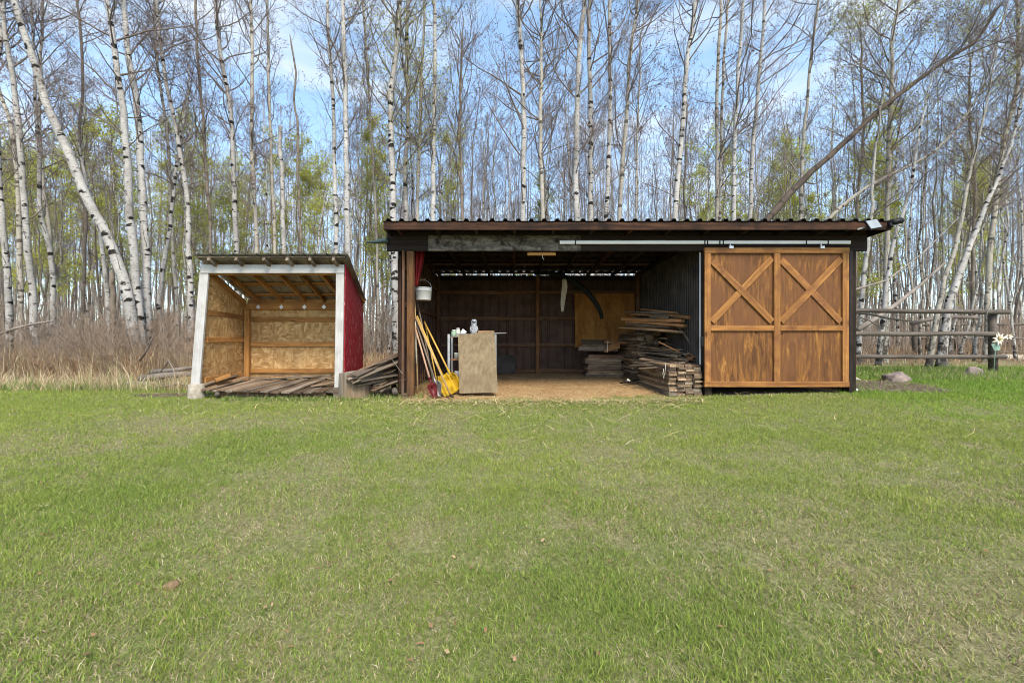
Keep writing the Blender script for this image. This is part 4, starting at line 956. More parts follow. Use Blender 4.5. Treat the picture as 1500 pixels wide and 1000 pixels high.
beam('inner_header', (X(300,YL)+.06,YL+.03,2.12), (X(499,YL)-.06,YL+.03,2.12), .04, .09, M['fresh'], ls)
for i, px in enumerate((310,350,390,424,457,491)):
    x = X(px,7.2)
    beam('rafter', (x,7.13,lroof(7.13)-.052), (x,8.62,lroof(8.62)-.052), .038, .085, M['fresh'], ls, seg=3, warp=.003)
    beam('rafter_tail', (x,7.125,lroof(7.125)-.054), (x,7.29,lroof(7.29)-.054), .044, .088, M['weathered'], ls)
    if i < 5:
        a = P(px if False else 750+x*S/8.52, 449.5, 8.50); q = .045
        prism('rafter_clip', [a+Vector((-q,0,0)),a+Vector((0,0,-q)),a+Vector((q,0,0)),a+Vector((0,0,q))], (0,.004,0), M['whiteplate'], ls)
for y in (7.18,7.6,8.0,8.4):
    beam('purlin', (-5.15,y,lroof(y)-.020), (-2.72-.17*(y-7.1),y,lroof(y)-.020), .085, .022, M['weathered' if y < 7.3 else 'fresh'], ls, up=(0,.36,1))
# walls
prism('back_wall', [(-5.24,YLB,.2),(-2.98,YLB,.2),(-2.98,YLB,1.70),(-5.24,YLB,1.70)], (0,.012,0), M['osb'], ls)
prism('left_wall', [(-5.30,YL+.03,.12),(-5.28,YLB-.002,.2),(-5.24,YLB-.002,1.74),(-5.145,YL+.03,2.22)], (.012,0,0), M['osb'], ls)
prism('right_wall', [(-2.825,YL-.03,.1),(-2.95,YLB+.012,.2),(-2.95,YLB+.012,1.735),(-2.80,YL-.03,2.255)], (.014,0,0), M['red'], ls)
prism('right_lining', [(-2.845,YL+.03,.12),(-2.968,YLB-.004,.2),(-2.968,YLB-.004,1.72),(-2.82,YL+.03,2.20)], (.012,0,0), M['osb'], ls)
beam('wall_plate', (-5.22,YLB-.045,1.635), (-2.99,YLB-.045,1.635), .085, .11, M['fresh'], ls)
beam('blocking', (-5.18,YLB-.02,1.735), (-2.98,YLB-.02,1.735), .03, .085, M['fresh'], ls)
beam('corner_post', (-5.17,YLB-.06,.15), (-5.17,YLB-.06,1.57), .088, .088, M['fresh'], ls)
for py in (467.5,504,543):
    z = Z(py,YLB-.03); beam('girt', (-5.12,YLB-.021,z), (-3.0,YLB-.021,z), .038, .088, M['fresh'], ls, seg=4, warp=.003)
for (z0,z1) in ((1.45,1.42),(.985,.99),(.30,.30)):
    beam('girt', (-5.205+.06*(z0-1)/1.3,YL+.10,z0), (-5.225,YLB-.11,z1), .038, .09, M['fresh'], ls)
beam('wall_plate', (-5.13,YL+.08,lroof(YL+.08)-.14), (-5.20,YLB-.1,lroof(YLB-.1)-.13), .04, .09, M['fresh'], ls)
def foot(nm, px, py0, py1, Y, r, mat):
    x = X(px,Y); z0, z1 = Z(py1,Y)-.06, Z(py0,Y)
    return lathe(nm, [(r*.96,z0),(r,z0+.05),(r*.98,(z0+z1)/2),(r*.9,z1-.02),(r*.82,z1)], mat, ls, (x,Y,0), 18)
foot('concrete_foot', 288, 562, 586, 7.33, .13, M['concrete'])
slab('foot_block', X(490,7.36), X(502,7.36), 7.3, 7.45, -.05, .19, M['weathered'], ls)
# plank deck in the shelter
deck = root('plank_platform', 'warped platform of grey planks on the ground inside the small shelter', 'platform', (-4.0, 7.8, .08))
n = 13
for i in range(n):
    t = i/(n-1); xf = X(307,7.25)+(X(480,7.25)-X(307,7.25))*t; yf = 7.33-.20*math.sin(t*3.14)+random.uniform(-.02,.02)
    xb = -5.0+1.85*t+.12; z = .125+.02*math.sin(t*6)
    beam('plank', (xf,yf,z+random.uniform(-.012,.012)), (xb+.05,8.35,.235+random.uniform(-.02,.02)), .145, .028, M['weathered_brown' if i%2 else 'weathered'], deck, seg=5, warp=.012, sq=.01)
for y, z in ((7.38,.075),(7.9,.14),(8.2,.18)):
    beam('bearer', (-5.0,y,z-.01), (-3.15,y,z), .06, .07, M['weathered_brown'], deck)
def tagboard(o, label, group=None, cat='board'): return tag(o, label, cat, group)
grp = 'loose boards in the small shelter'
for i, (a, b, w, h, mk, lab) in enumerate((
  ((300,571,7.25),(362,552,8.1),.14,.03,'weathered_brown','brown board lying along the left wall of the small shelter'),
  ((298,563,7.4),(345,550,8.2),.12,.03,'weathered','grey board against the foot of the left strand board wall'),
  ((300,556,7.6),(330,551,8.2),.16,.04,'weathered_brown','short thick board stacked at the left wall of the small shelter'),
  ((315,557,7.45),(337,549,7.6),.17,.05,'fresh','stubby tan wood block propped on boards in the small shelter'),
  ((372,556,8.2),(486,550,8.35),.12,.03,'weathered','long grey board lying along the back wall of the small shelter'),
  ((430,551,8.45),(488,553,8.3),.11,.03,'weathered','shorter grey board crossed over the one by the back wall'),
  ((365,553,8.4),(440,548,8.45),.10,.025,'weathered_brown','thin dark board at the back left corner of the small shelter'),
  ((455,566,7.5),(490,560,7.65),.10,.03,'weathered_brown','short brown offcut by the right post of the small shelter'))):
    o = beam('loose_board', P(a[0],a[1],a[2]), P(b[0],b[1],b[2]), w, h, M[mk], None, seg=4, warp=.006, sq=.02); tagboard(o, lab, grp)
lg = tube_obj('short_log', [P(318,578,7.2),P(320,572,7.7)], [.035,.04], M['log']); tag(lg, 'short round log end poking from under the plank platform', 'log')

# ------------------------------------------------------------------ stump and plank pile
def stump():
    n = 26; prof = [(1.06,-.08),(1.02,.03),(1.0,.2),(.985,.38),(.97,.425),(.93,.437)]
    V=[];F=[]
    for (r,z) in prof:
        for j in range(n):
            a = 2*math.pi*j/n; rr = .25*r*(1+.05*math.sin(a*3+1)+.03*math.sin(a*7))
            V.append((rr*math.cos(a), rr*math.sin(a)*.9, z+(.03*math.cos(a) if z > .3 else 0)))
    for i in range(len(prof)-1):
        for j in range(n): F.append((i*n+j,i*n+(j+1)%n,(i+1)*n+(j+1)%n,(i+1)*n+j))
    F.append(tuple((len(prof)-1)*n+j for j in range(n)))
    o = link('tree_stump', pd_mesh('tree_stump',V,F), M['stump'], None, Matrix.Translation((X(517,7.35),7.38,.02)))
    tag(o, 'wide grey cut stump standing beside the red side of the small shelter', 'stump')
stump()
random.seed(3)
pg = 'weathered planks heaped between the sheds'
for i in range(28):
    t = min(1,i/21)
    a = P(random.uniform(511,526)+16*t*random.random(), 549+15*t+random.uniform(-5,5), 7.12+random.uniform(-.05,.12)+.02*t)
    b = P(588+random.uniform(-2,1), 518+38*t+random.uniform(-3,3), 7.85+random.uniform(-.3,.35))
    if i in (12,15,17,19) or i > 20: a = P(538+random.uniform(0,22), 571+random.uniform(-9,2), 7.35+random.uniform(-.08,.1))
    if a.z < .05: a.z = .05
    if b.z < .08: b.z = .08
    d = (b-a).normalized(); a = a-d*random.uniform(0,.08); b = b+d*random.uniform(-.05,.05)
    o = beam('heaped_plank', a, b, random.uniform(.09,.15), random.uniform(.018,.03), M['weathered' if i%3 else 'weathered_brown'], None, seg=4, warp=.015, sq=.02, roll=random.uniform(-.5,.5))
    tagboard(o, 'weathered plank lying in the slanting heap between stump and open shed', pg, 'plank')
lg = tube_obj('round_log', [P(579,575,7.28),P(577,566,7.9)], [.046,.05], M['log']); tag(lg, 'round log end at the bottom of the plank heap next to the shed corner', 'log')
tw = tube_obj('dead_twig', [P(590,548,7.3),P(584,540,7.35),P(577,530,7.4),P(570,520,7.45)], [.007,.006,.005,.003], M['branch_pale'], None, 5); tag(tw, 'thin bare twig standing up across the plank heap', 'twig')

# ------------------------------------------------------------------ tools
def shovel(kind, label, tip, top, bmat, hmat, bw, bl, hl_t=0, cat='shovel', scoop=.5, roll=0, grip=True, point=0.0, hr=.016):
    tip = Vector(tip); top = Vector(top)
    L = (top-tip).length
    zax = (top-tip).normalized(); yax = Vector((0,1,0)); yax = (yax-zax*yax.dot(zax)).normalized(); xax = yax.cross(zax)
    Mt = Matrix(((xax.x,yax.x,zax.x,tip.x),(xax.y,yax.y,zax.y,tip.y),(xax.z,yax.z,zax.z,tip.z),(0,0,0,1))) @ Matrix.Rotation(roll,4,'Z')
    r = root(kind, label, cat, tip, 'long handled tools leaning in the shed corner')
    nu, nv = 9, 9; V=[];F=[]
    for off in (0,.004):
        for j in range(nv):
            v = j/(nv-1)
            for i in range(nu):
                u = i/(nu-1)*2-1
                wv = bw/2*(1-point*(1-v)**2*1.0)*(1-.30*max(0,v-.75)/.25)
                y = -scoop*bw*.35*abs(u)**2.2+scoop*.05*math.sin(v*3.1)+(-.04*scoop*max(0,v-.8)/.2)
                V.append((u*wv, y+off, v*bl-(0 if point == 0 else 0)+point*.10*abs(u)**2*(1-v)))
    for s in range(2):
        for j in range(nv-1):
            for i in range(nu-1):
                a = s*nu*nv+j*nu+i; q=(a,a+1,a+nu+1,a+nu); F.append(q if s else q[::-1])
    edge = [i for i in range(nu)]+[j*nu+nu-1 for j in range(1,nv)]+[(nv-1)*nu+i for i in range(nu-2,-1,-1)]+[j*nu for j in range(nv-2,0,-1)]
    for k in range(len(edge)):
        a,b = edge[k],edge[(k+1)%len(edge)]; F.append((a,b,b+nu*nv,a+nu*nv))
    link('blade', pd_mesh('blade',V,F,True), bmat, r, Mt)
    tube_obj('socket', [(0,.01,bl*.72),(0,-.005,bl+.02),(0,-.005,bl+.12)], [.012,.021,.018], bmat, r, 8, M=Mt)
    tube_obj('handle', [(0,-.005,bl+.05),(0,-.005,(bl+L)/2),(0,-.005,L)], [hr*1.05,hr,hr], hmat, r, 10, M=Mt)
    if grip:
        tube_obj('grip', [(0,-.005,L-.02),(-.055,-.005,L+.05),(-.055,-.005,L+.09),(.055,-.005,L+.09),(.055,-.005,L+.05),(0,-.005,L-.02)], .011, hmat, r, 8, M=Mt)
    return r
shovel('scoop_shovel','dark red shovel with a pinkish handle, leftmost tool at the shed post',P(638,584,7.26),P(606,473,7.75),M['redmetal'],M['handle_pink'],.17,.27,scoop=.6,grip=False,roll=.35,point=.5)
shovel('spade','steel grey shovel with a dark handle beside the dark red shovel',P(645,581,7.3),P(608,468,7.85),M['greymetal'],M['handle_dark'],.20,.27,scoop=.5,grip=False,roll=-.2,point=.6)
shovel('snow_scoop','yellow snow scoop with yellow handle nearest the lawn',P(660,578,7.42),P(611,463,7.95),M['yellow'],M['yellowwood'],.23,.37,scoop=.7,grip=False,roll=.25)
shovel('snow_scoop','yellow snow scoop furthest right of the tools, beside the wire shelf',P(671,571,7.62),P(622,472,8.2),M['yellow'],M['yellowwood'],.21,.33,scoop=.6,grip=False,roll=-.15)
def hoe():
    a = P(661,581,7.24); b = P(607,460,7.8); r = root('garden_hoe','long pale wooden handle with black hoe head in front of the yellow scoops','hoe',a,'long handled tools leaning in the shed corner')
    d = (b-a).normalized()
    tube_obj('handle', [a+d*.06,(a+b)/2,b], .0165, M['handle'], r, 10)
    tube_obj('neck', [a+d*.09,a+d*.02+Vector((.0,-.01,0)),a+Vector((.04,-.03,-.0))], .011, M['blackmetal'], r, 8)
    beam('head', a+Vector((-.035,-.02,-.015)), a+Vector((.05,-.05,.01)), .05, .008, M['blackmetal'], r)
    tube_obj('tine', [a+Vector((-.03,-.02,-.01)),a+Vector((-.045,-.035,-.06))], .007, M['blackmetal'], r, 6)
hoe()
for (nm,lab,a,b,rr,mk,cat) in (
  ('wooden_pole','pale pole reaching up behind the white bucket at the shed post',(612,572,7.75),(607,424,8.0),.014,'handle','pole'),
  ('broom_handle','bare golden handle leaning behind the two yellow scoops',(640,560,7.9),(622,470,8.3),.013,'yellowwood','pole'),
  ('fork_handle','short pale handle standing right beside the brown post',(610,532,7.7),(608.5,470,7.8),.012,'string','pole'),
  ('tool_handle','grey handle hidden among tools behind the grey shovel',(636,566,7.6),(611,440,8.05),.014,'handle_dark','pole')):
    o = tube_obj(nm, [P(*a),(P(*a)+P(*b))/2,P(*b)], rr, M[mk], None, 8); tag(o, lab, cat, 'long handled tools leaning in the shed corner')
# bucket
bk = root('bucket','white plastic bucket hanging high beside the brown post','bucket',(-1.60,7.9,1.66))
lathe('pail', [(.130,0),(.134,.005),(.144,.165),(.152,.168),(.152,.185),(.146,.187),(.146,.205),(.153,.207),(.153,.225),(.140,.225),(.138,.21),(.128,.012)], M['bucket'], bk, (-1.60,7.9,1.70), 28)
tube_obj('bail', [(-1.60+.148*math.cos(a),7.9,1.90+.16*math.sin(a)) for a in np.linspace(0,math.pi,11)], .003, M['galv'], bk, 6)
# red cloth
def cloth(name, rows, mat, folds, label, cat, thick=.004):
    V=[];F=[];nu=15
    for (x0,x1,y,z,amp) in rows:
        for i in range(nu):
            u=i/(nu-1); V.append((x0+(x1-x0)*u, y+amp*math.sin(u*folds*2*math.pi+z*3), z))
    for j in range(len(rows)-1):
        for i in range(nu-1): F.append((j*nu+i,j*nu+i+1,(j+1)*nu+i+1,(j+1)*nu+i))
    o = link(name, pd_mesh(name,V,F,True), mat); md = o.modifiers.new('thick','SOLIDIFY'); md.thickness = thick
    md = o.modifiers.new('smooth','SUBSURF'); md.levels = md.render_levels = 1
    tag(o,label,cat); return o
Yc=7.62
cloth('red_cloth',[(X(607,Yc),X(623.5,Yc),Yc,Z(366,Yc),.03),(X(607,Yc),X(622,Yc),Yc,Z(378,Yc),.035),(X(607,Yc),X(618.5,Yc),Yc,Z(393,Yc),.035),(X(607.5,Yc),X(614.5,Yc),Yc,Z(407,Yc),.03),(X(608,Yc),X(611.5,Yc),Yc,Z(420,Yc),.015)],M['redcloth'],2.5,'dark red cloth hanging in folds from the shed header by the post','cloth')
Yc=9.9
cloth('pale_rag',[(X(824,Yc),X(829,Yc),Yc,Z(408,Yc),.02),(X(823,Yc),X(832,Yc),Yc,Z(420,Yc),.03),(X(822,Yc),X(829,Yc),Yc,Z(431,Yc),.03),(X(820.5,Yc),X(827.5,Yc),Yc,Z(444,Yc),.03),(X(822,Yc),X(825.5,Yc),Yc,Z(457,Yc),.015)],M['rag'],1.7,'pale torn rag hanging from the dark curved strip in the shed','rag')
# dark curved strip
def strip():
    pts = catmull([tuple(P(*q)) for q in ((783,401,10.3),(805,400,10.2),(832,408,10.05),(856,424,9.95),(872,443,9.9),(880,458,9.9),(881.5,467,9.9))], 26)
    prof = [(-.045,.03),(-.05,-.01),(-.02,-.04),(.02,-.04),(.05,-.01),(.045,.03),(.035,.028),(.038,-.004),(.015,-.028),(-.015,-.028),(-.038,-.004),(-.035,.028)]
    V=[];F=[];n=len(prof)
    for k,p in enumerate(pts):
        t = unit(pts[min(k+1,25)]-pts[max(k-1,0)]); s = np.cross(t,[0,1,0]); s=unit(s); w = np.cross(s,t); sc = .45+.85*math.sin(.35+2.4*k/25)
        for (a,b) in prof: V.append(p+(s*a+w*b)*sc)
    for k in range(25):
        for j in range(n): F.append((k*n+j,k*n+(j+1)%n,(k+1)*n+(j+1)%n,(k+1)*n+j))
    F.append(tuple(range(n))); F.append(tuple(25*n+j for j in range(n)))
    o = link('curved_strip', pd_mesh('curved_strip',V,F,True), M['darkgreen']); tag(o,'dark curved plastic strip hung under the shed roof before the orange plywood','strip')
strip()
# shelf rack with bench clutter
rk = root('shelf_rack','metal shelf unit standing behind the leaning plywood panel','shelf',(-.72,8.25,.02))
for (x,y) in ((-1.16,8.02),(-1.16,8.45),(-.32,8.02),(-.32,8.45)):
    beam('leg', (x,y,.02), (x,y,1.09), .045, .03, M['galv'], rk, up=(0,-1,0))
for z in (.27,.63,1.05): slab('shelf', -1.13, -.35, 8.0, 8.47, z-.02, z, M['orange'] if z < 1 else M['weathered'], rk)
pn = prism('leaning_plywood',[P(673,576,7.50),P(729.5,574.5,7.52),P(724,484.5,7.96),P(671,491,7.96)],(0,.018,.004),M['plypanel']); tag(pn,'upright grey brown plywood panel leaning on the shelf unit','panel')
def owl():
    Mo = Matrix.Translation((-.705,8.12,1.05)) @ Matrix.Diagonal((.80,.80,.93,1)); r = root('owl_decoy','speckled white owl figure standing on top of the shelf unit','figurine',(-.705,8.12,1.05))
    body = lathe('body',[(.045,0),(.062,.02),(.078,.08),(.080,.14),(.070,.20),(.060,.225),(.066,.25),(.068,.28),(.060,.315),(.040,.335),(.01,.342)],M['owl'],r,(0,0,0),20,Mo,.85)
    for s in (-1,1):
        lathe('eye',[(.016,0),(.015,.004),(.008,.007),(.001,.008)],M['black'],r,(0,0,0),12,Mo@Matrix.Translation((s*.026,-.052,.285))@Matrix.Rotation(math.radians(90),4,'X'))
        tube_obj('ear_tuft',[(s*.035,-.01,.315),(s*.045,-.012,.345)],[.014,.003],M['owl'],r,8,M=Mo)
        V=[(s*.075,-.01,.20),(s*.088,-.005,.12),(s*.07,.0,.04),(s*.05,-.055,.06),(s*.062,-.05,.16)]
        tube_obj('wing',[(s*.066,-.012,.21),(s*.076,-.014,.14),(s*.062,-.008,.05)],[.012,.024,.006],M['owl'],r,8,M=Mo)
    tube_obj('beak',[(0,-.056,.275),(0,-.072,.262),(0,-.068,.25)],[.010,.007,.002],M['blackmetal'],r,8,M=Mo)
owl()
for (nm,lab,x,y,r_,h,mk) in (('jar','green tinted jar on the left end of the shelf unit',-1.08,8.15,.055,.12,'jargreen'),('jar','pale tall jar on the shelf unit beside the green one',-1.0,8.1,.042,.15,'jar')):
    t = root(nm,lab,'jar',(x,y,1.05)); lathe('glass',[(r_*.9,0),(r_,.01),(r_,h*.7),(r_*.75,h*.85),(r_*.75,h*.88)],M[mk],t,(x,y,1.05),16); lathe('lid',[(r_*.8,h*.88),(r_*.8,h),(r_*.7,h+.003)],M['whiteplate'],t,(x,y,1.05),16)
t = root('cup','white tilted cup lying among the jars on the shelf unit','cup',(-.94,8.06,1.05)); lathe('bowl',[(.03,0),(.045,.05),(.05,.11),(.045,.11),(.04,.05),(.02,.008)],M['bucket'],t,(0,0,0),16,Matrix.Translation((-.94,8.06,1.075))@Matrix.Rotation(.7,4,'Y'))
o = beam('wood_block',(-.63,8.1,1.10),(-.36,8.14,1.105),.16,.10,M['cardboard']); tag(o,'brown wood block on the shelf unit right of the owl','block')
o = tube_obj('thin_rod',[P(668,489.5,7.98),P(705,489,7.98),P(742,487.5,7.98)],.008,M['galv'],None,8); tag(o,'thin pale rod lying on the shelf and poking out to the right','rod')
o = lathe('paint_tin',[(.06,0),(.06,.10),(.062,.105),(.062,.115),(.05,.116)],M['jar'],None,(-1.02,8.15,.63),16); tag(o,'pale tin on the middle shelf behind the panel edge','tin')
o = lathe('paint_tin',[(.07,0),(.07,.12),(.072,.125),(.072,.135),(.06,.136)],M['bucket'],None,(-1.0,8.12,.27),16); tag(o,'white tin on the lowest shelf behind the panel edge','tin')
# sheets against the back wall
o = prism('dark_board',[P(728,547,10.80),P(754,547,10.80),P(754,520,11.0),P(728,520,11.0)],(0,.015,0),M['metalgrey']); tag(o,'dark square board leaning on the back wall right of the panel','board')
o = prism('plywood_sheet',[(1.58,10.93,.80),(3.09,10.93,.80),(3.09,11.03,2.165),(1.58,11.03,2.165)],(0,.012,0),M['plyorange']); tag(o,'large orange brown plywood sheet standing against the back wall','plywood')

# ------------------------------------------------------------------ lumber
random.seed(12)
def stack_board(x0,x1,y0,y1,z,w,h,mk,label,group,yaw=0,along='y',nm='lumber_board',seg=5,warp=.008):
    if along == 'y': a,b = Vector(((x0+x1)/2,y0,z)),Vector(((x0+x1)/2+yaw*(y1-y0),y1,z+random.uniform(-.004,.004)))
    else: a,b = Vector((x0,(y0+y1)/2,z)),Vector((x1,(y0+y1)/2+yaw*(x1-x0),z+random.uniform(-.004,.004)))
    o = beam(nm,a,b,w,h,M[mk],None,seg=seg,warp=warp,sq=.008,c=.003); return tagboard(o,label,group,'board')
g1='boards in the front lumber stack'
z = .035; layer = 0
while z < .56:
    h = random.choice((.034,.036,.040,.044)); 
    for c in range(4):
        if layer > 11 and c == 3 and random.random() < .5: continue
        x0 = 2.635+c*.138+random.uniform(-.004,.004)
        w = .132 if random.random() < .7 else .112
        y0 = 7.285+random.uniform(0,.09)+(.02 if c == 0 else 0)
        stack_board(x0,x0+.132,y0,9.2+random.uniform(-.2,.1),z+h/2+random.uniform(-.002,.002),w,h-.003,random.choice(('boardend','boardend','boardend','weathered','weathered_brown')),'weathered board laid in the front lumber stack beside the sliding door',g1,warp=.004)
    z += h; layer += 1
zt1 = z
g2='loose boards thrown on the front lumber stack'
for i,(a,b,w,mk) in enumerate(((( 938,540,8.2),(1012,534,7.55),.14,'weathered'),((925,535,8.9),(1000,531,7.6),.15,'weathered'),((945,528,9.0),(1020,533,7.7),.14,'weathered_brown'),((960,520,9.2),(1024,528,7.75),.13,'weathered'),((950,514,9.2),(1006,526,8.0),.14,'boardend'),((968,512,9.3),(1026,520,8.0),.15,'weathered_brown'),((930,528,9.4),(985,526,8.2),.14,'weathered'),((978,502,9.2),(1022,514,8.0),.12,'weathered_brown'))):
    o = beam('loose_board',P(*a),P(*b),w,.026,M[mk],None,seg=5,warp=.012,sq=.03,roll=random.uniform(-.15,.15)); tagboard(o,'weathered loose board lying askew on top of the front lumber stack',g2)
o = beam('pale_offcut',P(968,502,8.3),P(992,514,7.9),.13,.02,M['orange'],None,roll=-.3); tagboard(o,'short pale offcut slanting on the front lumber stack')
o = beam('leaning_lath',P(996,481,8.3),P(1012,503,8.0),.045,.02,M['weathered'],None); tagboard(o,'narrow grey lath slanting down from the high lumber to the stack')
random.seed(77)
for i in range(14):
    t = i/13; ya = 536-26*t
    a = P(random.uniform(926,962),ya-random.uniform(0,5),9.2+random.uniform(-.5,.2)); e = P(random.uniform(985,1027),ya+random.uniform(-1,4)*(1-t)+2,7.6+.55*t+random.uniform(0,.2))
    o = beam('loose_board',a,e,random.uniform(.11,.15),.028,M[random.choice(('boardend','weathered','weathered_brown','boardend'))],None,seg=5,warp=.012,sq=.03,roll=random.uniform(-.2,.2)); tagboard(o,'weathered loose board lying askew on top of the front lumber stack',g2)
for i in range(9):
    p = P(1006+random.uniform(0,18),524+random.uniform(-5,5),7.75); d = Vector((random.uniform(-.12,.12),random.uniform(-.06,.06),random.uniform(-.02,.05)))
    o = beam('wood_splinter',p-d,p+d,.025,.012,M['orange'],None); tagboard(o,'fresh split wood scrap on the right end of the front lumber stack','fresh wood scraps on the lumber stack','scrap')
o = tube_obj('string',[P(972,540,7.42),P(971,548,7.41),P(972.5,555,7.41),P(974,546,7.40),P(975,536,7.42),P(974,531,7.46)],.004,M['string'],None,5); tag(o,'pale string dangling over the side of the front lumber stack','string')
g3='boards in the rear lumber stack'
z=.14
while z < 1.12:
    h=random.choice((.034,.036,.040))
    low = z < .62
    for c in range(4):
        x0 = (2.60 if low else 2.66)+c*.145+random.uniform(-.015,.015)
        if not low and c == 3 and random.random()<.4: continue
        stack_board(x0,x0+.14,(9.36 if low else 9.05)+random.uniform(0,.14 if low else .25),10.9,z+h/2,.138,h-.003,random.choice(('weathered','boardend','weathered_brown')),'weathered board in the dark rear lumber stack under the high pile',g3,yaw=random.uniform(-.01,.01))
    z+=h
g4='crosswise lumber on the highest pile'
for i,(a,b,w,h,mk,lab) in enumerate((
  ((912,480,9.3),(996,486,7.95),.20,.025,'boardend','wide thin board, lowest of the crosswise lumber on the high pile'),
  ((920,474,9.4),(985,479,8.3),.14,.04,'weathered','grey thick board in the middle of the crosswise high pile'),
  ((918,471,9.3),(1004,477,7.95),.10,.05,'orange','orange beam ending lowest at the right of the high pile'),
  ((912,467,9.35),(1000,470,8.0),.10,.06,'orange','orange beam with bright cut end in the middle of the high pile'),
  ((930,465,9.5),(990,469,8.5),.14,.04,'weathered_brown','brown board behind the orange beams of the high pile'),
  ((945,459,9.3),(1011,465,8.0),.10,.06,'orange','orange beam ending furthest right on the high pile'),
  ((940,457,9.4),(1000,461,8.3),.13,.035,'weathered_brown','brown plank near the top of the high pile'),
  ((941,453,9.3),(990,458,8.4),.12,.03,'orange','tan topmost plank of the high pile'),
  ((955,455,9.4),(1006,463,8.5),.10,.03,'weathered_brown','dark slat just under the topmost plank of the high pile'))):
    o = beam('cross_board',P(*a),P(*b),w,h,M[mk],None,seg=4,warp=.006,sq=.02); tagboard(o,lab,g4)
random.seed(44)
for i in range(8):
    t = i/7; ya = 482-24*t; a = P(random.uniform(918,945),ya+random.uniform(-2,2),9.35); e = P(random.uniform(985,1006),ya+5*(1-t)+random.uniform(0,3),8.15+.3*t)
    o = beam('cross_board',a,e,random.uniform(.10,.16),random.uniform(.03,.045),M[random.choice(('weathered','orange','weathered_brown'))],None,seg=4,warp=.006,sq=.03); tagboard(o,'rough board packed between the crosswise beams of the high pile','boards packed inside the high pile')
o = prism('grey_sheet',[P(953,465,8.6),P(979,466,8.2),P(983,459,8.6),P(961,456.5,9.0)],(0,.012,.012),M['plypanel']); tagboard(o,'grey square of plywood lying on the high pile')
# pile at the back
g5='boards in the low pile at the back wall'
z=.10
for k in range(13):
    h=.042; x0=1.75+random.uniform(-.04,.06)
    for c in range(3):
        stack_board(x0,2.62+random.uniform(-.1,.1),10.2+c*.15,10.34+c*.15,z+h/2,.14,h-.003,random.choice(('weathered','boardend','weathered_brown')),'weathered board in the low pile under the orange plywood',g5,along='x',seg=3,warp=.003)
    z+=h
o = beam('wide_board',P(847,510,10.05),P(904,511,10.05),.12,.11,M['weathered'],None); tagboard(o,'thick pale beam across the top of the low back pile')
o = prism('wide_sheet',[P(853,506,10.05),P(897,507,10.05),P(893,499,10.6),P(851,498.5,10.6)],(0,0,.02),M['plypanel']); tagboard(o,'wide grey sheet lying on the low back pile')
o = prism('box_side',[P(885,516,9.85),P(908,510,9.9),P(908,500,9.95),P(889,506,9.9)],(.01,.02,0),M['orange']); tagboard(o,'tan broken box side tipped against the low back pile','', 'box')
o = beam('tan_strip',P(886,501,10.1),P(918,502,10.1),.03,.06,M['orange'],None); tagboard(o,'tan strip of wood on the right of the low back pile')
o = beam('white_lath',P(889.5,516,9.82),P(890.5,499,9.85),.012,.025,M['string'],None,up=(0,-1,0)); tagboard(o,'thin white lath standing at the corner of the broken box side')
o = tube_obj('white_scrap',[P(918,559,8.8),P(920,556,8.75),P(923,558,8.75)],[.02,.03,.015],M['rag'],None,8); tag(o,'small white scrap lying on the straw by the lumber','scrap')
o = beam('dark_strip',P(909,561,8.7),P(936,556,8.9),.05,.02,M['blackmetal'],None); tag(o,'black strip lying on the straw by the lumber','scrap')
# ------------------------------------------------------------------ fences and things at the right
YN = 10.2
fn = root('log_fence','three rail log fence running from the shed to a thick end post','fence',(9,YN,.1))
def rail(parent, a, b, r, n=8):
    pts=[a+(b-a)*t+Vector((0,random.uniform(-.012,.012),random.uniform(-.012,.012))) for t in np.linspace(0,1,n)]
    return tube_obj('rail',pts,[r*random.uniform(.93,1.05) for _ in pts],M['log'],parent,10)
for (py0,py1,pxe,r) in ((454,457,1476,.054),(488,489.5,1462,.056),(522,522.5,1473,.050)):
    rail(fn,P(1215,py0,YN-.1),P(pxe,py1,YN-.12),r)
tube_obj('post',[P(1455,552,YN),P(1454,500,YN),P(1453,456,YN)],[.088,.08,.076],M['log'],fn,12)
tube_obj('post',[P(1236,552,YN),P(1236,500,YN),P(1236,456,YN)],[.08,.08,.08],M['log'],fn,12)
YR=16.6
ff = root('log_fence','farther log rail fence beyond the track, thinner than the near one','fence',(14,YR,.3))
for (py0,py1) in ((476,474.5),(495.5,495),(517,516)): rail(ff,P(1338,py0,YR),P(1640,py1,YR),.045,10)
for px in (1340,1402,1555,1640): tube_obj('post',[P(px,526,YR),P(px,498,YR),P(px,470,YR)],.08,M['log'],ff,10)
o = tube_obj('leaning_pole',[P(1335,474,12.5),P(1360,468,12.5),P(1390,464,12.4),P(1432,465,12.3)],.05,M['branch'],None,8); tag(o,'dark pole resting behind the top rail near the paired birches','pole')
o = tube_obj('pale_branch',[P(1252,458,10.05),P(1275,460,10.05),P(1300,466,10.1),P(1322,469,10.1),P(1346,471,10.1)],[.022,.026,.022,.016,.006],M['birch'],None,8); tag(o,'pale dead branch hooked along the top rail of the near fence','branch')
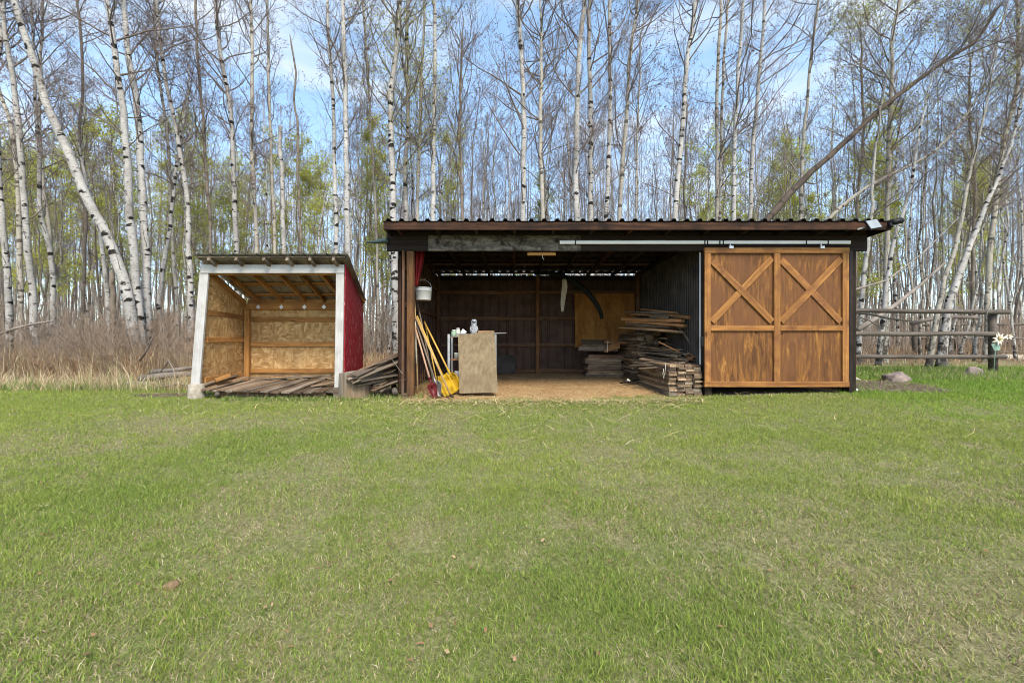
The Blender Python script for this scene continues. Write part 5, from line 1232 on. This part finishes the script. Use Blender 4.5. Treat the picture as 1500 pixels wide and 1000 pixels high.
for i,(pts,r0,lab) in enumerate((
   ([(1256,483,11),(1290,462,11.2),(1312,446,11.4),(1345,420,11.8),(1385,384,12)],.07,'pale fallen trunk propped slantwise behind the near fence'),
   ([(1258,464,10.6),(1275,470,10.7),(1292,482,10.8)],.02,'short dark stick crossing behind the top rail by the door'),
   ([(1395,408,11.9),(1420,414,11.7),(1448,414,11.5),(1480,407,11.6)],.018,'thin curved branch hanging out right of the blackened birch'),
   ([(1250,425,11.5),(1300,410,12),(1350,372,12.5),(1405,318,13)],.03,'long thin branch slanting up right beyond the shed end'),
   ([(1443,470,10.0),(1447,455,10.0),(1452,442,10.0),(1444,434,10.0)],.012,'pale twig sticking up beside the fence end post'))):
    o = tube_obj('dead_branch',[P(*q) for q in pts],list(np.linspace(r0,r0*.4,len(pts))),M['branch_pale'] if i != 1 else M['branch'],None,8); tag(o,lab,'branch')
def rock(nm,lab,px,py,Y,sx,sy,sz,seed):
    import bmesh
    bm = bmesh.new(); bmesh.ops.create_icosphere(bm,subdivisions=4,radius=1)
    from mathutils import noise
    for v in bm.verts:
        k = 1+.28*noise.noise(v.co*1.3+Vector((seed,0,0)))+.10*noise.noise(v.co*3.5+Vector((0,seed,0)))
        v.co = Vector((v.co.x*sx*k,v.co.y*sy*k,max(v.co.z,-.35)*sz*k))
    me = bpy.data.meshes.new(nm); bm.to_mesh(me); bm.free()
    for p in me.polygons: p.use_smooth = True
    x = X(px,Y); o = link(nm,me,M['rock'],None,Matrix.Translation((x,Y,gz(x,Y)+sz*.25))); tag(o,lab,'rock')
rock('rock','wide purple brown rock in the soil below the near fence',1314,550,8.75,.24,.17,.15,3)
rock('rock','smaller pinkish rock in the grass below the fence end post',1425,540,9.6,.17,.14,.16,8)
rock('stone','white stone by the lower right corner of the sliding door',1251,566,7.45,.07,.06,.04,5)
bpy.data.objects['stone'].data.materials[0] = M['whiteplate']
rock('stone','pale flat stone in soil just right of the sliding door',1252,541,8.9,.10,.07,.05,15)
bpy.data.objects['stone.001'].data.materials[0] = M['concrete']
rock('dirt_clod','brown clod of earth lying alone in the foreground lawn',251,858,2.09,.036,.03,.024,22)
bpy.data.objects['dirt_clod'].data.materials[0] = M['earth']
# flower ornament
fo = root('flower_stake','cream metal flower on a thin stake beside the fence end post','ornament',(X(1461,9.95),9.95,.1))
c = P(1463,496,9.9)
tube_obj('stake',[P(1456,548,9.95),P(1457,520,9.95),P(1461,503,9.92),c+Vector((0,.03,0))],.01,M['leafmetal'],fo,6)
for k in range(9):
    a = k*2*math.pi/9+.2; d = Vector((math.cos(a),-.25,math.sin(a))); s = Vector((-math.sin(a),0,math.cos(a)))
    prism('petal',[c+d*.03,c+d*.08+s*.026,c+d*.155+Vector((0,.03*(k%3),0)),c+d*.08-s*.026],(0,.004,0),M['petal'],fo)
lathe('flower_center',[(.025,0),(.024,.012),(.015,.02),(.002,.023)],M['yellowwood'],fo,(0,0,0),14,Matrix.Translation(c+Vector((0,-.02,0)))@Matrix.Rotation(math.radians(90),4,'X'))
lc = P(1459,508,9.93)
prism('leaf',[lc+Vector((-.11,0,.06)),lc+Vector((-.03,-.01,.09)),lc+Vector((.10,0,.03)),lc+Vector((.07,-.02,-.07)),lc+Vector((-.03,0,-.09))],(0,.006,0),M['leafmetal'],fo)
for k in range(6):
    a = k*1.05; q = P(1477,493,9.9); d = Vector((math.cos(a),-.2,math.sin(a)*.6)); s = Vector((-math.sin(a),0,math.cos(a)))
    prism('petal',[q+d*.02,q+d*.06+s*.022,q+d*.12,q+d*.06-s*.022],(0,.004,0),M['petal'],fo)
# gravel track
def track():
    pts_f=[]; 
    xs = np.linspace(6.5,34,80); rng = np.random.default_rng(4)
    V=[];F=[]
    for i,x in enumerate(xs):
        y0 = 14.3+.35*np.sin(x*.5)+(0 if x>13 else .8); y1 = 15.9+.3*np.sin(x*.7)+.05*max(0,x-13)
        for k in range(5):
            y=y0+(y1-y0)*k/4; V.append((x,y,gz(x,y)+.05+ (0 if 0<k<4 else -.05)))
    for i in range(len(xs)-1):
        for k in range(4): a=i*5+k; F.append((a,a+5,a+6,a+1))
    m = plain('gravel',(.46,.39,.30),.95,0,.35,30,.4)
    o = link('gravel_track',pd_mesh('gravel_track',V,F,True),m); o['kind']='structure'
track()
# dead wood at the left
for i,(pts,r0,lab,mk) in enumerate((
   ([(-8,492,10.3),(22,481,10.3),(50,474,10.25),(78,470,10.2)],.035,'broken branch lying across the two left edge birches','branch_pale'),
   ([(206,556,8.95),(240,550,8.9),(282,547,8.8)],.085,'dark fallen log by the small shelter, largest of the dead wood','branch'),
   ([(222,545,9.2),(255,542,9.1),(284,538,9.0)],.06,'dark log lying behind the largest fallen log','branch'),
   ([(160,566,8.4),(200,560,8.4),(240,563,8.35),(262,560,8.4)],.02,'pale crooked stick in front of the fallen logs','branch_pale'),
   ([(228,568,8.2),(262,562,8.15),(281,565,8.1)],.016,'thin pale stick touching the concrete foot of the shelter','branch_pale'),
   ([(205,528,9.6),(216,512,9.5),(221,500,9.45),(227,488,9.4)],.02,'dark curved twig at the foot of the paired birches','branch'),
   ([(235,545,8.9),(247,528,8.8),(254,540,8.6),(258,560,8.4)],.012,'thin bent stem over the dead wood by the shelter','branch_pale'))):
    o = tube_obj('dead_branch',[P(*q) for q in pts],list(np.linspace(r0,r0*.55,len(pts))),M[mk],None,8); tag(o,lab,'branch')

# ------------------------------------------------------------------ light, sky, camera
w = bpy.data.worlds.new('World'); bpy.context.scene.world = w; w.use_nodes = True
nt = w.node_tree; nt.nodes.clear(); g = G(nt)
EL, AZ = 48, 162      # sun high behind the camera, a little to the right
out = g.n('ShaderNodeOutputWorld'); bg = g.n('ShaderNodeBackground'); bg.inputs['Strength'].default_value = .15
sky = g.n('ShaderNodeTexSky', sky_type='NISHITA'); sky.sun_disc = False; sky.sun_elevation = math.radians(EL); sky.sun_rotation = math.radians(AZ)
sky.air_density = 1.0; sky.dust_density = 1.2; sky.ozone_density = 1.5
tc = g.n('ShaderNodeTexCoord'); mp = g.n('ShaderNodeMapping'); mp.inputs['Scale'].default_value = (1.6,1.6,6); g.l(tc.outputs['Generated'], mp.inputs[0])
n1 = g.noise(mp.outputs[0], 1.5, 7, .55, .4)
cl = g.ramp(n1, [(.47,(.0,.0,.0)),(.72,(.9,.9,.9))])
haze = g.mix(.2, sky.outputs[0], (2.2,3.55,4.5))
col = g.mix(cl, haze, (3.1,3.25,3.4))
g.l(col, bg.inputs[0]); g.l(bg.outputs[0], out.inputs[0])
sd = bpy.data.lights.new('sun','SUN'); sd.energy = 2.0; sd.angle = math.radians(18); sd.color = (1,.90,.74)
so = bpy.data.objects.new('sun', sd); C.objects.link(so)
e, a = math.radians(EL), math.radians(AZ)
dirv = Vector((math.sin(a)*math.cos(e), math.cos(a)*math.cos(e), math.sin(e)))
so.rotation_euler = dirv.to_track_quat('Z','Y').to_euler(); so.location = dirv*40
cam = bpy.data.cameras.new('camera'); co = bpy.data.objects.new('camera', cam); C.objects.link(co)
co.location = (0,0,ZC); co.rotation_euler = (math.radians(90),0,0)
cam.sensor_width = 36; cam.lens = 36*S/1500; cam.clip_start = .05; cam.clip_end = 3000
sc = bpy.context.scene; sc.camera = co
sc.view_settings.view_transform = 'Standard'; sc.view_settings.look = 'None'; sc.view_settings.gamma = 1; sc.cycles.use_denoising = True; sc.cycles.filter_width = 1.0; sc.cycles.sample_clamp_indirect = 4
sc.view_settings.exposure = 1.24
